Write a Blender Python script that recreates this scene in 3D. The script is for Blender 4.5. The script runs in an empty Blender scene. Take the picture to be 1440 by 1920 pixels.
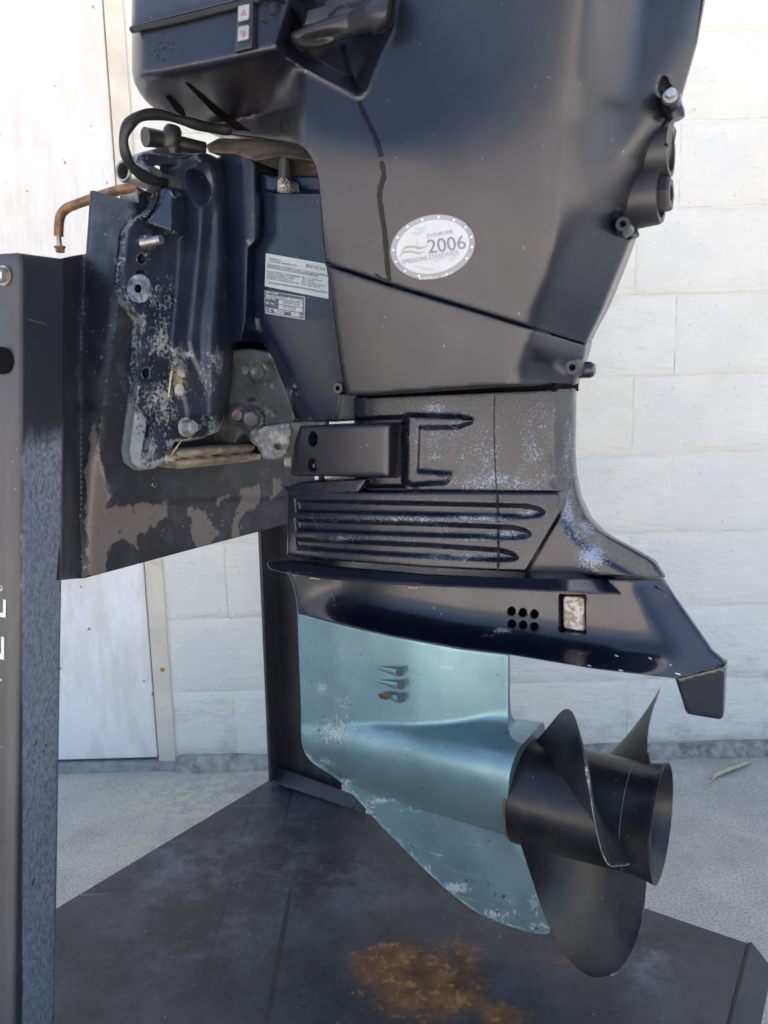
import bpy, bmesh, math, random
import numpy as np
from mathutils import Vector, Matrix
from mathutils.geometry import delaunay_2d_cdt
random.seed(4); rng = np.random.default_rng(4)
S = bpy.context.scene
COL = S.collection
# ------------------------------------------------------------------ camera
CAMH, WALLY, FPX = .73, 1.475, 1442.
th, ro = math.radians(8.3), math.radians(1.55)
fw = np.array([0, math.cos(th), -math.sin(th)]); U0 = np.array([0, math.sin(th), math.cos(th)]); X0 = np.array([1., 0, 0])
cup = math.cos(ro)*U0 + math.sin(ro)*X0; crt = math.cos(ro)*X0 - math.sin(ro)*U0
CP = np.array([0, 0, CAMH])
cam = bpy.data.cameras.new('camera'); co = bpy.data.objects.new('camera', cam); COL.objects.link(co)
co.matrix_world = Matrix(((crt[0], cup[0], -fw[0], CP[0]), (crt[1], cup[1], -fw[1], CP[1]), (crt[2], cup[2], -fw[2], CP[2]), (0, 0, 0, 1)))
cam.sensor_fit = 'VERTICAL'; cam.sensor_height = 34.613; cam.lens = 34.613*FPX/1920; cam.clip_start = .02; cam.clip_end = 600
cam.dof.use_dof = True; cam.dof.focus_distance = .86; cam.dof.aperture_fstop = 8.0
S.camera = co
# ------------------------------------------------------------------ light
SUN_EL, SUN_AZ = 52., 18.        # sun stands behind the wall, the motor is in its open shade
w = bpy.data.worlds.new('World'); S.world = w; w.use_nodes = True
nt = w.node_tree; sky = nt.nodes.new('ShaderNodeTexSky'); sky.sky_type = 'NISHITA'; sky.sun_disc = False
sky.sun_elevation = math.radians(SUN_EL); sky.sun_rotation = math.radians(SUN_AZ); sky.air_density = 1.0; sky.dust_density = 3.0; sky.ozone_density = .6
bgn = nt.nodes['Background']; bgn.inputs['Strength'].default_value = .05
nt.links.new(sky.outputs[0], bgn.inputs['Color'])
sl = bpy.data.lights.new('sun', 'SUN'); sl.energy = 5.; sl.angle = math.radians(.5); sl.color = (1, .93, .84)
so = bpy.data.objects.new('sun', sl); COL.objects.link(so)
_e, _a = math.radians(SUN_EL), math.radians(SUN_AZ)
sd = Vector((math.sin(_a)*math.cos(_e), math.cos(_a)*math.cos(_e), math.sin(_e)))
so.rotation_euler = sd.to_track_quat('Z', 'Y').to_euler(); so.location = sd*8
S.view_settings.view_transform = 'Standard'; S.view_settings.look = 'None'; S.view_settings.exposure = 3.05; S.view_settings.gamma = 1
# ------------------------------------------------------------------ pixel rays -> places
def rays(px, py):
    px = np.asarray(px, float)[..., None]; py = np.asarray(py, float)[..., None]
    return fw + (px-720)/FPX*crt - (py-960)/FPX*cup
class Frame:
    """a local frame; pt() gives the local place where a line of sight meets the plane local[axis]=val"""
    def __init__(s, o, R): s.o = np.array(o, float); s.R = np.array(R, float)
    def pt(s, px, py, ax, val):
        d = rays(px, py) @ s.R; c = (CP - s.o) @ s.R
        t = (np.asarray(val) - c[ax])/d[..., ax]
        return c + d*t[..., None]
    def matrix(s):
        M = Matrix.Identity(4)
        for i in range(3):
            for j in range(3): M[i][j] = s.R[i][j]
            M[i][3] = s.o[i]
        return M
PSI = math.radians(30.5)
RM = np.array([[math.cos(PSI), math.sin(PSI), 0], [-math.sin(PSI), math.cos(PSI), 0], [0, 0, 1.]])
MZ = .17
MF = Frame((-.203*.94, .977*.94, MZ), RM)          # motor: x aft, y away from the camera, z up
WF = Frame((0, 0, 0), np.eye(3))
# ------------------------------------------------------------------ helpers: 2D
def A(*p): return np.array(p, float)
def smooth01(a, b, x):
    t = np.clip((x-a)/(b-a), 0, 1); return t*t*(3-2*t)
def softplus(x, k): return k*np.logaddexp(0, x/k)
def smin(a, b, k): return b - softplus(b-a, k)
def smax(a, b, k): return a + softplus(b-a, k)
def lerpline(x, pts):
    p = np.array(pts, float); return np.interp(x, p[:, 0], p[:, 1])
def segd(P, a, b):
    a = np.array(a, float); b = np.array(b, float); ab = b-a
    t = np.clip(((P-a) @ ab)/max(ab @ ab, 1e-9), 0, 1)
    return np.linalg.norm(P-(a+t[:, None]*ab), axis=1)
def polyd(P, pl, closed=False):
    pl = list(pl); n = len(pl); d = np.full(len(P), 1e9)
    for i in range(n if closed else n-1): d = np.minimum(d, segd(P, pl[i], pl[(i+1) % n]))
    return d
def inside(P, poly):
    x, y = P[:, 0], P[:, 1]; r = np.zeros(len(P), bool); n = len(poly)
    for i in range(n):
        x1, y1 = poly[i][:2]; x2, y2 = poly[(i+1) % n][:2]
        if y1 == y2: continue
        c = ((y1 > y) != (y2 > y)) & (x < (x2-x1)*(y-y1)/(y2-y1)+x1); r ^= c
    return r
def sdf(P, poly):
    d = polyd(P, poly, True); return np.where(inside(P, poly), d, -d)
def spl(pts, n=6, closed=False):
    """Catmull-Rom through 2D/3D points"""
    p = [np.array(q, float) for q in pts]; out = []; N = len(p)
    for i in range(N if closed else N-1):
        g = (lambda k: p[k % N]) if closed else (lambda k: p[min(max(k, 0), N-1)])
        a, b, c, d = g(i-1), g(i), g(i+1), g(i+2)
        for k in range(n):
            t = k/n; out.append(.5*((2*b)+(-a+c)*t+(2*a-5*b+4*c-d)*t*t+(-a+3*b-3*c+d)*t**3))
    if not closed: out.append(p[-1])
    return out
def rnd_poly(pts, r, n=4):
    """polygon with rounded corners; a point may carry its own radius as third value"""
    out = []; N = len(pts)
    for i in range(N):
        p = np.array(pts[i][:2], float); rr = pts[i][2] if len(pts[i]) > 2 else r
        a = np.array(pts[i-1][:2], float)-p; b = np.array(pts[(i+1) % N][:2], float)-p
        la, lb = np.linalg.norm(a), np.linalg.norm(b); q = min(rr, la*.45, lb*.45)
        if q < .3: out.append(p); continue
        s, e = p+a/la*q, p+b/lb*q
        for k in range(n+1):
            t = k/n; out.append((1-t)**2*s+2*t*(1-t)*p+t*t*e)
    return out
def dens(poly, step, closed=True):
    out = []; n = len(poly)
    for i in range(n if closed else n-1):
        a = np.array(poly[i][:2], float); b = np.array(poly[(i+1) % n][:2], float); k = max(1, int(round(np.linalg.norm(b-a)/step)))
        for j in range(k): out.append(a+(b-a)*j/k)
    if not closed: out.append(np.array(poly[-1][:2], float))
    return out
def ell(cx, cy, rx, ry, ang=0, n=24):
    c, s = math.cos(math.radians(ang)), math.sin(math.radians(ang))
    return [A(cx+rx*math.cos(t)*c-ry*math.sin(t)*s, cy+rx*math.cos(t)*s+ry*math.sin(t)*c) for t in [2*math.pi*k/n for k in range(n)]]
# ------------------------------------------------------------------ helpers: objects
def link(name, me, mat, parent=None, mw=None, smooth=True, sharp=35, mods=None):
    me.name = name
    o = bpy.data.objects.new(name, me); COL.objects.link(o)
    if mat is not None:
        for m in (mat if isinstance(mat, (list, tuple)) else [mat]): me.materials.append(m)
    if parent is not None: o.parent = parent
    if mw is not None: o.matrix_world = mw
    if smooth:
        me.polygons.foreach_set('use_smooth', [True]*len(me.polygons))
        if sharp: me.set_sharp_from_angle(angle=math.radians(sharp))
    return o
def mesh(verts, faces):
    me = bpy.data.meshes.new('m'); me.from_pydata([tuple(map(float, v)) for v in verts], [], [tuple(f) for f in faces]); me.update(); return me
def fixn(me):
    bm = bmesh.new(); bm.from_mesh(me); bmesh.ops.recalc_face_normals(bm, faces=bm.faces); bm.to_mesh(me); bm.free(); return me
def thing(name, label, cat, frame=None, loc=None, group=None):
    o = bpy.data.objects.new(name, None); COL.objects.link(o); o.empty_display_size = .1
    if frame is not None: o.matrix_world = frame.matrix()
    if loc is not None: o.location = loc
    o['label'] = label; o['category'] = cat
    if group: o['group'] = group
    return o
def tag(o, label, cat, group=None):
    o['label'] = label; o['category'] = cat
    if group: o['group'] = group
    return o
def tri2d(outline, step, holes=(), rings=(), extra=None):
    """triangulate an outline (pixels) with a jittered inner grid"""
    ol = [np.array(p[:2], float) for p in outline]
    pts = dens(ol, step); nb = len(pts); B = np.array(pts)
    allp = [B]; edges = [(i, (i+1) % nb) for i in range(nb)]; k = nb; hb = []
    for h in holes:
        hp = np.array(dens(h, step*.7)); allp.append(hp); edges += [(k+i, k+(i+1) % len(hp)) for i in range(len(hp))]; hb.append((k, len(hp))); k += len(hp)
    lo, hi = B.min(0), B.max(0)
    gx = np.arange(lo[0], hi[0], step); gy = np.arange(lo[1], hi[1], step*.866)
    G = np.array([(x+(step/2 if j % 2 else 0), y) for j, y in enumerate(gy) for x in gx]) if len(gx) and len(gy) else np.zeros((0, 2))
    if len(G):
        d = sdf(G, [p for p in B]); keep = d > step*.55
        for h in holes: keep &= sdf(G, h) < -step*.4
        if rings: keep &= d > max(rings)+step*.5
        allp.append(G[keep])
    if rings:
        Bn = np.roll(B, -1, 0)-np.roll(B, 1, 0); Bn = np.stack([-Bn[:, 1], Bn[:, 0]], 1); Bn /= np.linalg.norm(Bn, axis=1)[:, None]+1e-9
        if np.mean(inside(B+Bn*.5, ol)) < .5: Bn = -Bn
        for r in rings:
            Q = B+Bn*r; d = sdf(Q, ol); ok = d > r*.93
            for h in holes: ok &= sdf(Q, h) < -step*.4
            allp.append(Q[ok])
    if extra is not None and len(extra): allp.append(np.array(extra, float))
    V = np.concatenate(allp)
    r = delaunay_2d_cdt([Vector((float(p[0]), float(p[1]))) for p in V], edges, [], 1, 1e-4, True)
    P = np.array([tuple(v) for v in r[0]]); F = [tuple(f) for f in r[2]]
    if len(F):
        Fa = np.array(F); cen = P[Fa].mean(1); ok = inside(cen, ol)
        for h in holes: ok &= ~inside(cen, h)
        e1 = P[Fa[:, 1]]-P[Fa[:, 0]]; e2 = P[Fa[:, 2]]-P[Fa[:, 0]]
        ok &= np.abs(e1[:, 0]*e2[:, 1]-e1[:, 1]*e2[:, 0]) > 1e-3
        F = [F[i] for i in np.nonzero(ok)[0]]
    return P, F
def slab(name, parent, mat, outline, h, ax='y', back=None, step=6, holes=(), rnd=None, fr=MF, wear=None, extra=None, sharp=38, rings=None, attrs=None, edge=None):
    """solid seen through its outline: face at height h(px,py) over the plane, then side walls down to `back`
    ('mirror' = the same face on the far side of the midplane).  rnd=(radius_px, drop_m) rounds the rim."""
    if rnd and rings is None: rings = [rnd[0]*q for q in (.08, .3, .62, 1.)]
    P, F = tri2d(outline, step, holes, rings or (), extra)
    hf = (lambda x, y: np.full(len(x), float(h))) if not callable(h) else h
    H = hf(P[:, 0], P[:, 1]) + 0.
    if rnd:
        d = polyd(P, [q[:2] for q in outline], True)
        for hh in holes:
            if rnd[0] < 6: d = np.minimum(d, polyd(P, hh, True)*1.5)
        t = np.clip(1-d/rnd[0], 0, 1); H -= rnd[1]*(1-np.sqrt(np.clip(1-t*t, 0, 1)))
    axi = {'x': 0, 'y': 1, 'z': 2}[ax]; sg = -1 if ax == 'y' else 1
    V = fr.pt(P[:, 0], P[:, 1], axi, sg*H); n = len(V)
    if back is None: back = 'mirror'
    B = V.copy()
    if isinstance(back, str): B[:, axi] = -V[:, axi]
    elif back < -90: B[:, axi] = V[:, axi]-sg*(-back-100)
    else: B[:, axi] = sg*back
    cnt = {}
    for f in F:
        for i in range(3):
            a, b = f[i], f[(i+1) % 3]; k = (min(a, b), max(a, b)); cnt[k] = (cnt.get(k, (0,))[0]+1, a, b)
    faces = list(F)+[(f[2]+n, f[1]+n, f[0]+n) for f in F]
    for k, (c, a, b) in cnt.items():
        if c == 1: faces.append((b, a, a+n, b+n))
    me = mesh(np.concatenate([V, B]), faces); fixn(me)
    for nm, fn in (attrs or {}).items():
        v = np.asarray(fn(P[:, 0], P[:, 1]), np.float32); at = me.attributes.new(nm, 'FLOAT', 'POINT'); at.data.foreach_set('value', np.concatenate([v, v*(0 if nm == 'wear' else 1)]).astype(np.float32))
    if wear:
        v = np.asarray(wear(P[:, 0], P[:, 1]), np.float32); at = me.attributes.new('wear', 'FLOAT', 'POINT'); at.data.foreach_set('value', np.concatenate([v, v]).astype(np.float32))
    o = link(name, me, mat, parent, sharp=sharp)
    return o
def decal(name, parent, mat, outline, h, ax='y', lift=.0006, fr=MF, step=8, thick=.0004, tris=None):
    """thin sheet (label, print) that lies on the surface h"""
    axi = {'x': 0, 'y': 1, 'z': 2}[ax]; sg = -1 if ax == 'y' else 1
    P, F = tris if tris is not None else tri2d(outline, step)
    hf = (lambda x, y: np.full(len(x), float(h))) if not callable(h) else h
    V = fr.pt(P[:, 0], P[:, 1], axi, sg*(hf(P[:, 0], P[:, 1])+lift))
    return link(name, mesh(V, F), mat, parent, sharp=None)
_fc = {}
def text2d(s, shear=0):
    if (s, shear) in _fc: return _fc[(s, shear)]
    c = bpy.data.curves.new('t', 'FONT'); c.body = s; c.size = 1; c.shear = shear; c.resolution_u = 3; c.fill_mode = 'FRONT'
    o = bpy.data.objects.new('t', c); COL.objects.link(o)
    me = bpy.data.meshes.new_from_object(o.evaluated_get(bpy.context.evaluated_depsgraph_get()))
    P = np.array([tuple(v.co)[:2] for v in me.vertices]); F = [tuple(p.vertices) for p in me.polygons]
    bpy.data.objects.remove(o); bpy.data.curves.remove(c); bpy.data.meshes.remove(me)
    P = P-A(P[:, 0].min(), 0); _fc[(s, shear)] = (P, F); return P, F
def put_text(name, parent, mat, s, p0, p1, hgt, h, ax='y', lift=.0012, fr=MF, up=None, shear=0):
    """letters from pixel p0 to pixel p1 along their baseline, hgt pixels tall"""
    P, F = text2d(s, shear); p0 = A(*p0); d = A(*p1)-p0; e = d/P[:, 0].max()
    u = A(*up) if up is not None else A(d[1], -d[0])/np.linalg.norm(d)
    Q = p0+P[:, :1]*e+P[:, 1:]*(u*hgt/.72)
    return decal(name, parent, mat, None, h, ax, lift, fr, tris=(Q, F))
def lathe(prof, n=32, axis='x', o=(0, 0, 0), cap=True):
    """prof: (along, radius) list -> verts, faces around a local axis"""
    V, F = [], []; m = len(prof)
    for a, r in prof:
        for k in range(n):
            t = 2*math.pi*k/n; c, s = r*math.cos(t), r*math.sin(t)
            V.append({'x': (a, c, s), 'y': (s, a, c), 'z': (c, s, a)}[axis])
    for i in range(m-1):
        for k in range(n): F.append((i*n+k, i*n+(k+1) % n, (i+1)*n+(k+1) % n, (i+1)*n+k))
    if cap: F.append(tuple(range(n))); F.append(tuple((m-1)*n+k for k in range(n)))
    return np.array(V)+np.array(o), F
def rings_of(poly, dists, step=4):
    """points parallel to an outline at given distances (positive = inside)"""
    B = np.array(dens(poly, step)); N = np.roll(B, -1, 0)-np.roll(B, 1, 0); N = np.stack([-N[:, 1], N[:, 0]], 1); N /= np.linalg.norm(N, axis=1)[:, None]+1e-9
    if np.mean(inside(B+N*.5, poly)) < .5: N = -N
    out = []
    for r in dists:
        Q = B+N*r; d = sdf(Q, poly); out.append(Q[np.abs(d-r) < .12*abs(r)+.05])
    return np.concatenate(out)
def along(prof, p, d, n=24, phase=0, cap=True):
    """lathe about an arbitrary direction d from point p"""
    V, F = lathe(prof, n, 'z', cap=cap); q = Vector(d).normalized().to_track_quat('Z', 'Y').to_matrix(); R = np.array(q)
    c, s = math.cos(phase), math.sin(phase); V = V @ np.array([[c, s, 0], [-s, c, 0], [0, 0, 1]])
    return V @ R.T+np.array(p), F
def join(*vf):
    V, F, k = [], [], 0
    for v, f in vf: V.append(np.array(v)); F += [tuple(i+k for i in g) for g in f]; k += len(v)
    return np.concatenate(V), F
def tube(path, r, n=14, flat=None):
    p = [np.array(q, float) for q in path]; V, F = [], []
    t0 = p[1]-p[0]; a = np.cross(t0, (0.3, .5, .8)); a /= np.linalg.norm(a)
    for i, q in enumerate(p):
        t = p[min(i+1, len(p)-1)]-p[max(i-1, 0)]; t /= np.linalg.norm(t); a = a-(a @ t)*t; a /= np.linalg.norm(a); b = np.cross(t, a)
        rr = r(i/(len(p)-1)) if callable(r) else r
        for k in range(n): V.append(q+rr*(math.cos(2*math.pi*k/n)*a+math.sin(2*math.pi*k/n)*b))
    for i in range(len(p)-1):
        for k in range(n): F.append((i*n+k, i*n+(k+1) % n, (i+1)*n+(k+1) % n, (i+1)*n+k))
    F.append(tuple(range(n))); F.append(tuple((len(p)-1)*n+k for k in range(n)))
    return np.array(V), F
def part(name, vf, mat, parent, sharp=35, smooth=True):
    return link(name, fixn(mesh(*vf)), mat, parent, sharp=sharp, smooth=smooth)
def M3(px, py, wv): return MF.pt(px, py, 1, -wv)        # motor place at lateral distance wv (towards the camera)
def MU(px, py, u): return MF.pt(px, py, 0, u)           # motor place at fore-aft distance u
# ------------------------------------------------------------------ materials
class NB:
    def __init__(s, name):
        s.m = bpy.data.materials.new(name); s.m.use_nodes = True; s.t = s.m.node_tree; s.b = s.t.nodes['Principled BSDF']
        s.tc = s.t.nodes.new('ShaderNodeTexCoord'); s.bump_h = None
    def n(s, t, **k):
        x = s.t.nodes.new(t)
        for a, b in k.items(): setattr(x, a, b)
        return x
    def l(s, a, b): s.t.links.new(a, b)
    def set(s, i, v):
        if hasattr(v, 'is_linked') or isinstance(v, bpy.types.NodeSocket): s.l(v, s.b.inputs[i])
        else: s.b.inputs[i].default_value = v
    def noise(s, scale, detail=4, rough=.55, stretch=(1, 1, 1), dist=0, rot=(0, 0, 0), off=0):
        mp = s.n('ShaderNodeMapping'); mp.inputs['Scale'].default_value = stretch; mp.inputs['Rotation'].default_value = rot; mp.inputs['Location'].default_value = (off, off*.7, off*1.3); s.l(s.tc.outputs['Object'], mp.inputs['Vector'])
        x = s.n('ShaderNodeTexNoise'); x.inputs['Scale'].default_value = scale; x.inputs['Detail'].default_value = detail; x.inputs['Roughness'].default_value = rough; x.inputs['Distortion'].default_value = dist
        s.l(mp.outputs[0], x.inputs['Vector']); return x.outputs['Fac']
    def vor(s, scale, feature='F1', stretch=(1, 1, 1), off=0):
        mp = s.n('ShaderNodeMapping'); mp.inputs['Scale'].default_value = stretch; mp.inputs['Location'].default_value = (off, off, off); s.l(s.tc.outputs['Object'], mp.inputs['Vector'])
        x = s.n('ShaderNodeTexVoronoi'); x.feature = feature; x.inputs['Scale'].default_value = scale; s.l(mp.outputs[0], x.inputs['Vector']); return x.outputs['Distance']
    def attr(s, name):
        x = s.n('ShaderNodeAttribute'); x.attribute_name = name; return x.outputs['Fac']
    def math(s, op, a, b=None, c=None, clamp=False):
        x = s.n('ShaderNodeMath', operation=op, use_clamp=clamp)
        for i, v in enumerate((a, b, c)):
            if v is None: continue
            if isinstance(v, (int, float)): x.inputs[i].default_value = v
            else: s.l(v, x.inputs[i])
        return x.outputs[0]
    def ramp(s, f, a, b):
        x = s.n('ShaderNodeMapRange'); x.inputs['From Min'].default_value = a; x.inputs['From Max'].default_value = b; s.l(f, x.inputs['Value']); return x.outputs[0]
    def mix(s, f, a, b):
        x = s.n('ShaderNodeMix', data_type='RGBA')
        for i, v in ((0, f), (6, a), (7, b)):
            if isinstance(v, bpy.types.NodeSocket): s.l(v, x.inputs[i])
            elif i == 0: x.inputs[0].default_value = v
            else: x.inputs[i].default_value = (*v, 1)
        return x.outputs[2]
    def mixf(s, f, a, b):
        x = s.n('ShaderNodeMix', data_type='FLOAT')
        for i, v in ((0, f), (2, a), (3, b)):
            if isinstance(v, bpy.types.NodeSocket): s.l(v, x.inputs[i])
            else: x.inputs[i].default_value = v
        return x.outputs[0]
    def bump(s, f, strength, dist=.002):
        x = s.n('ShaderNodeBump'); x.inputs['Strength'].default_value = strength; x.inputs['Distance'].default_value = dist; s.l(f, x.inputs['Height'])
        if s.bump_h is not None: s.l(s.bump_h, x.inputs['Normal'])
        s.bump_h = x.outputs[0]; s.l(x.outputs[0], s.b.inputs['Normal'])
def simple(name, col, rough=.5, metal=0, var=.25, scale=60, bump=0, dirt=None, coat=0, spec=.5):
    b = NB(name); f = b.noise(scale, 5)
    c2 = tuple(x*(1+var) for x in col); c1 = tuple(x*(1-var) for x in col)
    c = b.mix(b.ramp(f, .3, .7), c1, c2)
    if dirt:
        m = b.ramp(b.noise(dirt[1], 6, .65, off=3), dirt[2], dirt[2]+.12); c = b.mix(m, c, dirt[0])
    b.set('Base Color', c); b.set('Metallic', metal); b.set('Specular IOR Level', spec)
    b.set('Roughness', b.ramp(b.noise(scale*.4, 4, off=7), -.6/max(rough, .05)*rough+.0, 1.6) if False else b.mixf(b.noise(scale*.4, 4, off=7), rough*.75, min(1, rough*1.25)))
    b.set('Coat Weight', coat); b.set('Coat Roughness', .12)
    if bump: b.bump(f, bump, .001)
    return b.m
def paint(name, base, rough=.3, metal=0., coat=.0, spec=.5, dust=.12, dustcol=(.25, .23, .21), speck=(.27, .33, .41), orange=0., sp_scale=620, speck2=None, flecks=0, streak=.0, coatr=.15, rvar=.1):
    """worn paint: dust film, fine texture, flaked or salted spots driven by the painted-in 'wear' amount"""
    b = NB(name); wr = b.attr('wear')
    c = b.mix(b.ramp(b.noise(9, 6, .6), .35, .7), tuple(x*.86 for x in base), tuple(x*1.15 for x in base))
    d = b.math('MULTIPLY', b.ramp(b.noise(14, 7, .7, off=2), .42, .75), dust)
    c = b.mix(d, c, dustcol)
    if streak:
        sk = b.math('MULTIPLY', b.ramp(b.noise(60, 5, .6, stretch=(1, 1, .06), off=5), .5, .75), streak); c = b.mix(sk, c, dustcol)
    n1 = b.noise(sp_scale, 3, .6, off=9); n2 = b.noise(55, 6, .7, off=4)
    k = b.math('ADD', b.math('MULTIPLY', n1, .62), b.math('MULTIPLY', n2, .38))
    n3 = b.noise(30, 7, .75, off=15)
    ck = b.ramp(b.math('ADD', b.math('ADD', b.math('MULTIPLY', n3, .6), b.math('MULTIPLY', n1, .25)), b.math('MULTIPLY', wr, .34)), .54, .80); ck = b.math('MULTIPLY', ck, b.math('MULTIPLY', wr, 1.5, clamp=True))
    c = b.mix(b.math('MULTIPLY', ck, .6), c, tuple(x*.5 for x in speck))
    f = b.math('ADD', k, b.math('MULTIPLY', wr, .50))
    m = b.math('MULTIPLY', b.ramp(f, .67, .79), .85); m = b.math('MINIMUM', m, b.math('MULTIPLY', wr, 6, clamp=True))
    spc = b.mix(b.noise(90, 3, off=1), tuple(x*.7 for x in speck), tuple(min(1, x*1.3) for x in speck))
    if speck2: spc = b.mix(b.ramp(b.noise(28, 4, .6, off=21), .55, .68), spc, speck2)
    c = b.mix(m, c, spc)
    if flecks:
        c = b.mix(b.math('MULTIPLY', b.ramp(b.noise(20, 7, .72, off=41), .48, .70), .40), c, tuple(x*.62 for x in base))
        fk = b.ramp(b.math('ADD', b.noise(150, 4, .65, off=43), b.math('MULTIPLY', wr, .14)), .66, .71); c = b.mix(b.math('MULTIPLY', fk, flecks), c, (.03, .045, .05))
        sk = b.ramp(b.noise(170, 2, .4, stretch=(.09, 1, 1), rot=(0, .35, 0), off=44), .71, .73); c = b.mix(b.math('MULTIPLY', sk, .4), c, (.42, .48, .48))
    # small bright chips all over, sparse
    ch = b.ramp(b.noise(230, 2, .5, off=12), .75, .775); c = b.mix(b.math('MULTIPLY', ch, .4), c, (.42, .44, .48))
    b.set('Base Color', c); b.set('Metallic', b.mixf(m, metal, 0.)); b.set('Specular IOR Level', spec)
    rr = b.mixf(b.noise(22, 5, .6, off=6), max(.02, rough-rvar), min(1, rough+rvar)); rr = b.mixf(m, rr, .8); rr = b.math('ADD', rr, b.math('MULTIPLY', d, .6))
    b.set('Roughness', rr); b.set('Coat Weight', coat); b.set('Coat Roughness', coatr)
    if orange: b.bump(b.noise(orange, 3, .55, off=8), .26 if orange > 300 else .35, .0012)
    b.bump(b.math('MULTIPLY', m, 1.), .35, .0006)
    return b.m
NAVY = (.010, .014, .034)
m_cowl = paint('navy cowl paint', (.016, .0175, .028), .30, .46, .30, .55, dust=.05, coatr=.25)
m_leg = paint('navy leg paint textured', (.007, .009, .020), .27, .30, .35, .6, dust=.05, orange=700)
m_gear = paint('navy gearcase paint', (.006, .009, .022), .25, .35, .4, .6, dust=.03)
m_brk = paint('navy bracket paint', (.010, .016, .035), .34, 0, .12, .5, dust=.5, dustcol=(.065, .08, .11), speck=(.30, .33, .34), sp_scale=260, speck2=(.27, .225, .16), orange=120)
m_swv_shade = paint('shaded navy swivel paint', (.006, .011, .028), .32, 0, .1, .45, dust=.2, dustcol=(.06, .075, .10), speck=(.28, .31, .33), sp_scale=230)  # darker navy: shade between the castings is put into the paint
m_blue = paint('pale blue metallic primer', (.20, .345, .40), .32, .6, .0, .5, dust=.22, dustcol=(.34, .40, .38), speck=(.44, .48, .49), flecks=.7, sp_scale=300)
m_steel = paint('grey black steel paint', (.019, .020, .026), .42, .0, .0, .5, dust=.15, dustcol=(.16, .15, .15), speck=(.4, .42, .46), streak=.1)
m_prop = paint('black propeller paint', (.013, .014, .018), .29, .3, .0, .5, dust=.4, dustcol=(.08, .08, .085), speck=(.5, .5, .5))
m_black = simple('black rubber', (.012, .012, .014), .5, 0, .2)
m_blackp = simple('black plastic', (.02, .021, .025), .42, 0, .15, 300)
m_dark = simple('dark hollow', (.003, .003, .004), .95, 0, .2, spec=.08)
m_seam = simple('seam shadow gap', (.006, .007, .01), .6)
m_zinc = simple('galvanised bolt', (.33, .33, .33), .38, .9, .3, 90, .1, ((.3, .26, .2), 60, .55))
m_corr = simple('corroded casting', (.22, .23, .24), .75, .1, .55, 55, .6, ((.5, .47, .4), 40, .5))
m_cast = simple('oily grey casting', (.075, .08, .085), .45, .2, .5, 45, .3, ((.3, .31, .3), 35, .56))
m_anode = simple('weathered anode', (.26, .22, .16), .8, .1, .4, 50, .6, ((.5, .47, .38), 30, .52))
m_rust = simple('rusty steel rod', (.20, .11, .06), .5, .5, .5, 70, .4, ((.34, .27, .2), 30, .52))
m_rustd = simple('orange rust', (.16, .06, .02), .85, 0, .6, 90, .6)
m_white = simple('white sticker', (.46, .48, .52), .35, 0, .05, 40)
m_label = simple('pale grey label', (.38, .42, .43), .4, 0, .08, 50, 0, ((.3, .32, .33), 50, .66))
m_silver = simple('silver sticker rim', (.27, .27, .31), .4, 0, .1, 50)
m_print = simple('grey print', (.19, .19, .22), .5, 0, .05)
m_inkw = simple('washed print', (.39, .41, .46), .5, 0, .05)
m_ink = simple('dark print', (.07, .075, .085), .5, 0, .05)
m_grn = simple('olive print', (.28, .29, .26), .5, 0, .05)
m_wprint = simple('white print', (.7, .71, .73), .5, 0, .03)
m_btn = simple('worn switch button', (.25, .27, .30), .4, 0, .3)
m_red = simple('faded red', (.26, .12, .13), .5, 0, .2)
# ------------------------------------------------------------------ setting: ground, block wall, door
def mat_ground():
    b = NB('concrete yard')
    c = b.mix(b.ramp(b.noise(2.2, 6, .6), .3, .7), (.45, .415, .355), (.66, .62, .54))
    c = b.mix(b.math('MULTIPLY', b.ramp(b.noise(260, 3, .6), .45, .68), .75), c, (.19, .185, .175))
    c = b.mix(b.math('MULTIPLY', b.ramp(b.noise(330, 2, .5, off=3), .58, .66), .6), c, (.55, .55, .53))
    c = b.mix(b.math('MULTIPLY', b.ramp(b.noise(4, 7, .75, off=7), .46, .70), .6), c, (.25, .24, .22))
    pale = b.math('MULTIPLY', b.attr('pale'), b.ramp(b.noise(46, 7, .78, off=1), .47, .55))
    c = b.mix(pale, c, (.60, .56, .40))
    st_ = b.ramp(b.noise(120, 3, .6, off=17), .66, .70); c = b.mix(b.math('MULTIPLY', st_, .6), c, (.16, .15, .14))
    cr_ = b.ramp(b.vor(3.1, 'DISTANCE_TO_EDGE', off=2.3), .006, .0); c = b.mix(b.math('MULTIPLY', cr_, .0), c, (.12, .11, .10))
    b.set('Base Color', c); b.set('Roughness', .85); b.bump(b.noise(300, 4, .7), .8, .003); b.bump(b.noise(26, 5, .6), .3, .004); return b.m
def blobs(L):
    """soft patches (px, py, rx, ry, amount) -> function of pixel arrays"""
    def f(x, y):
        v = np.zeros(len(x))
        for cx, cy, rx, ry, a in L: v = np.maximum(v, a*np.exp(-1.2*(((x-cx)/rx)**2+((y-cy)/ry)**2)))
        return v
    return f
def nearest_px(V):
    q = V-CP; z = q @ fw; return 720+FPX*(q @ crt)/z, 960-FPX*(q @ cup)/z
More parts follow.
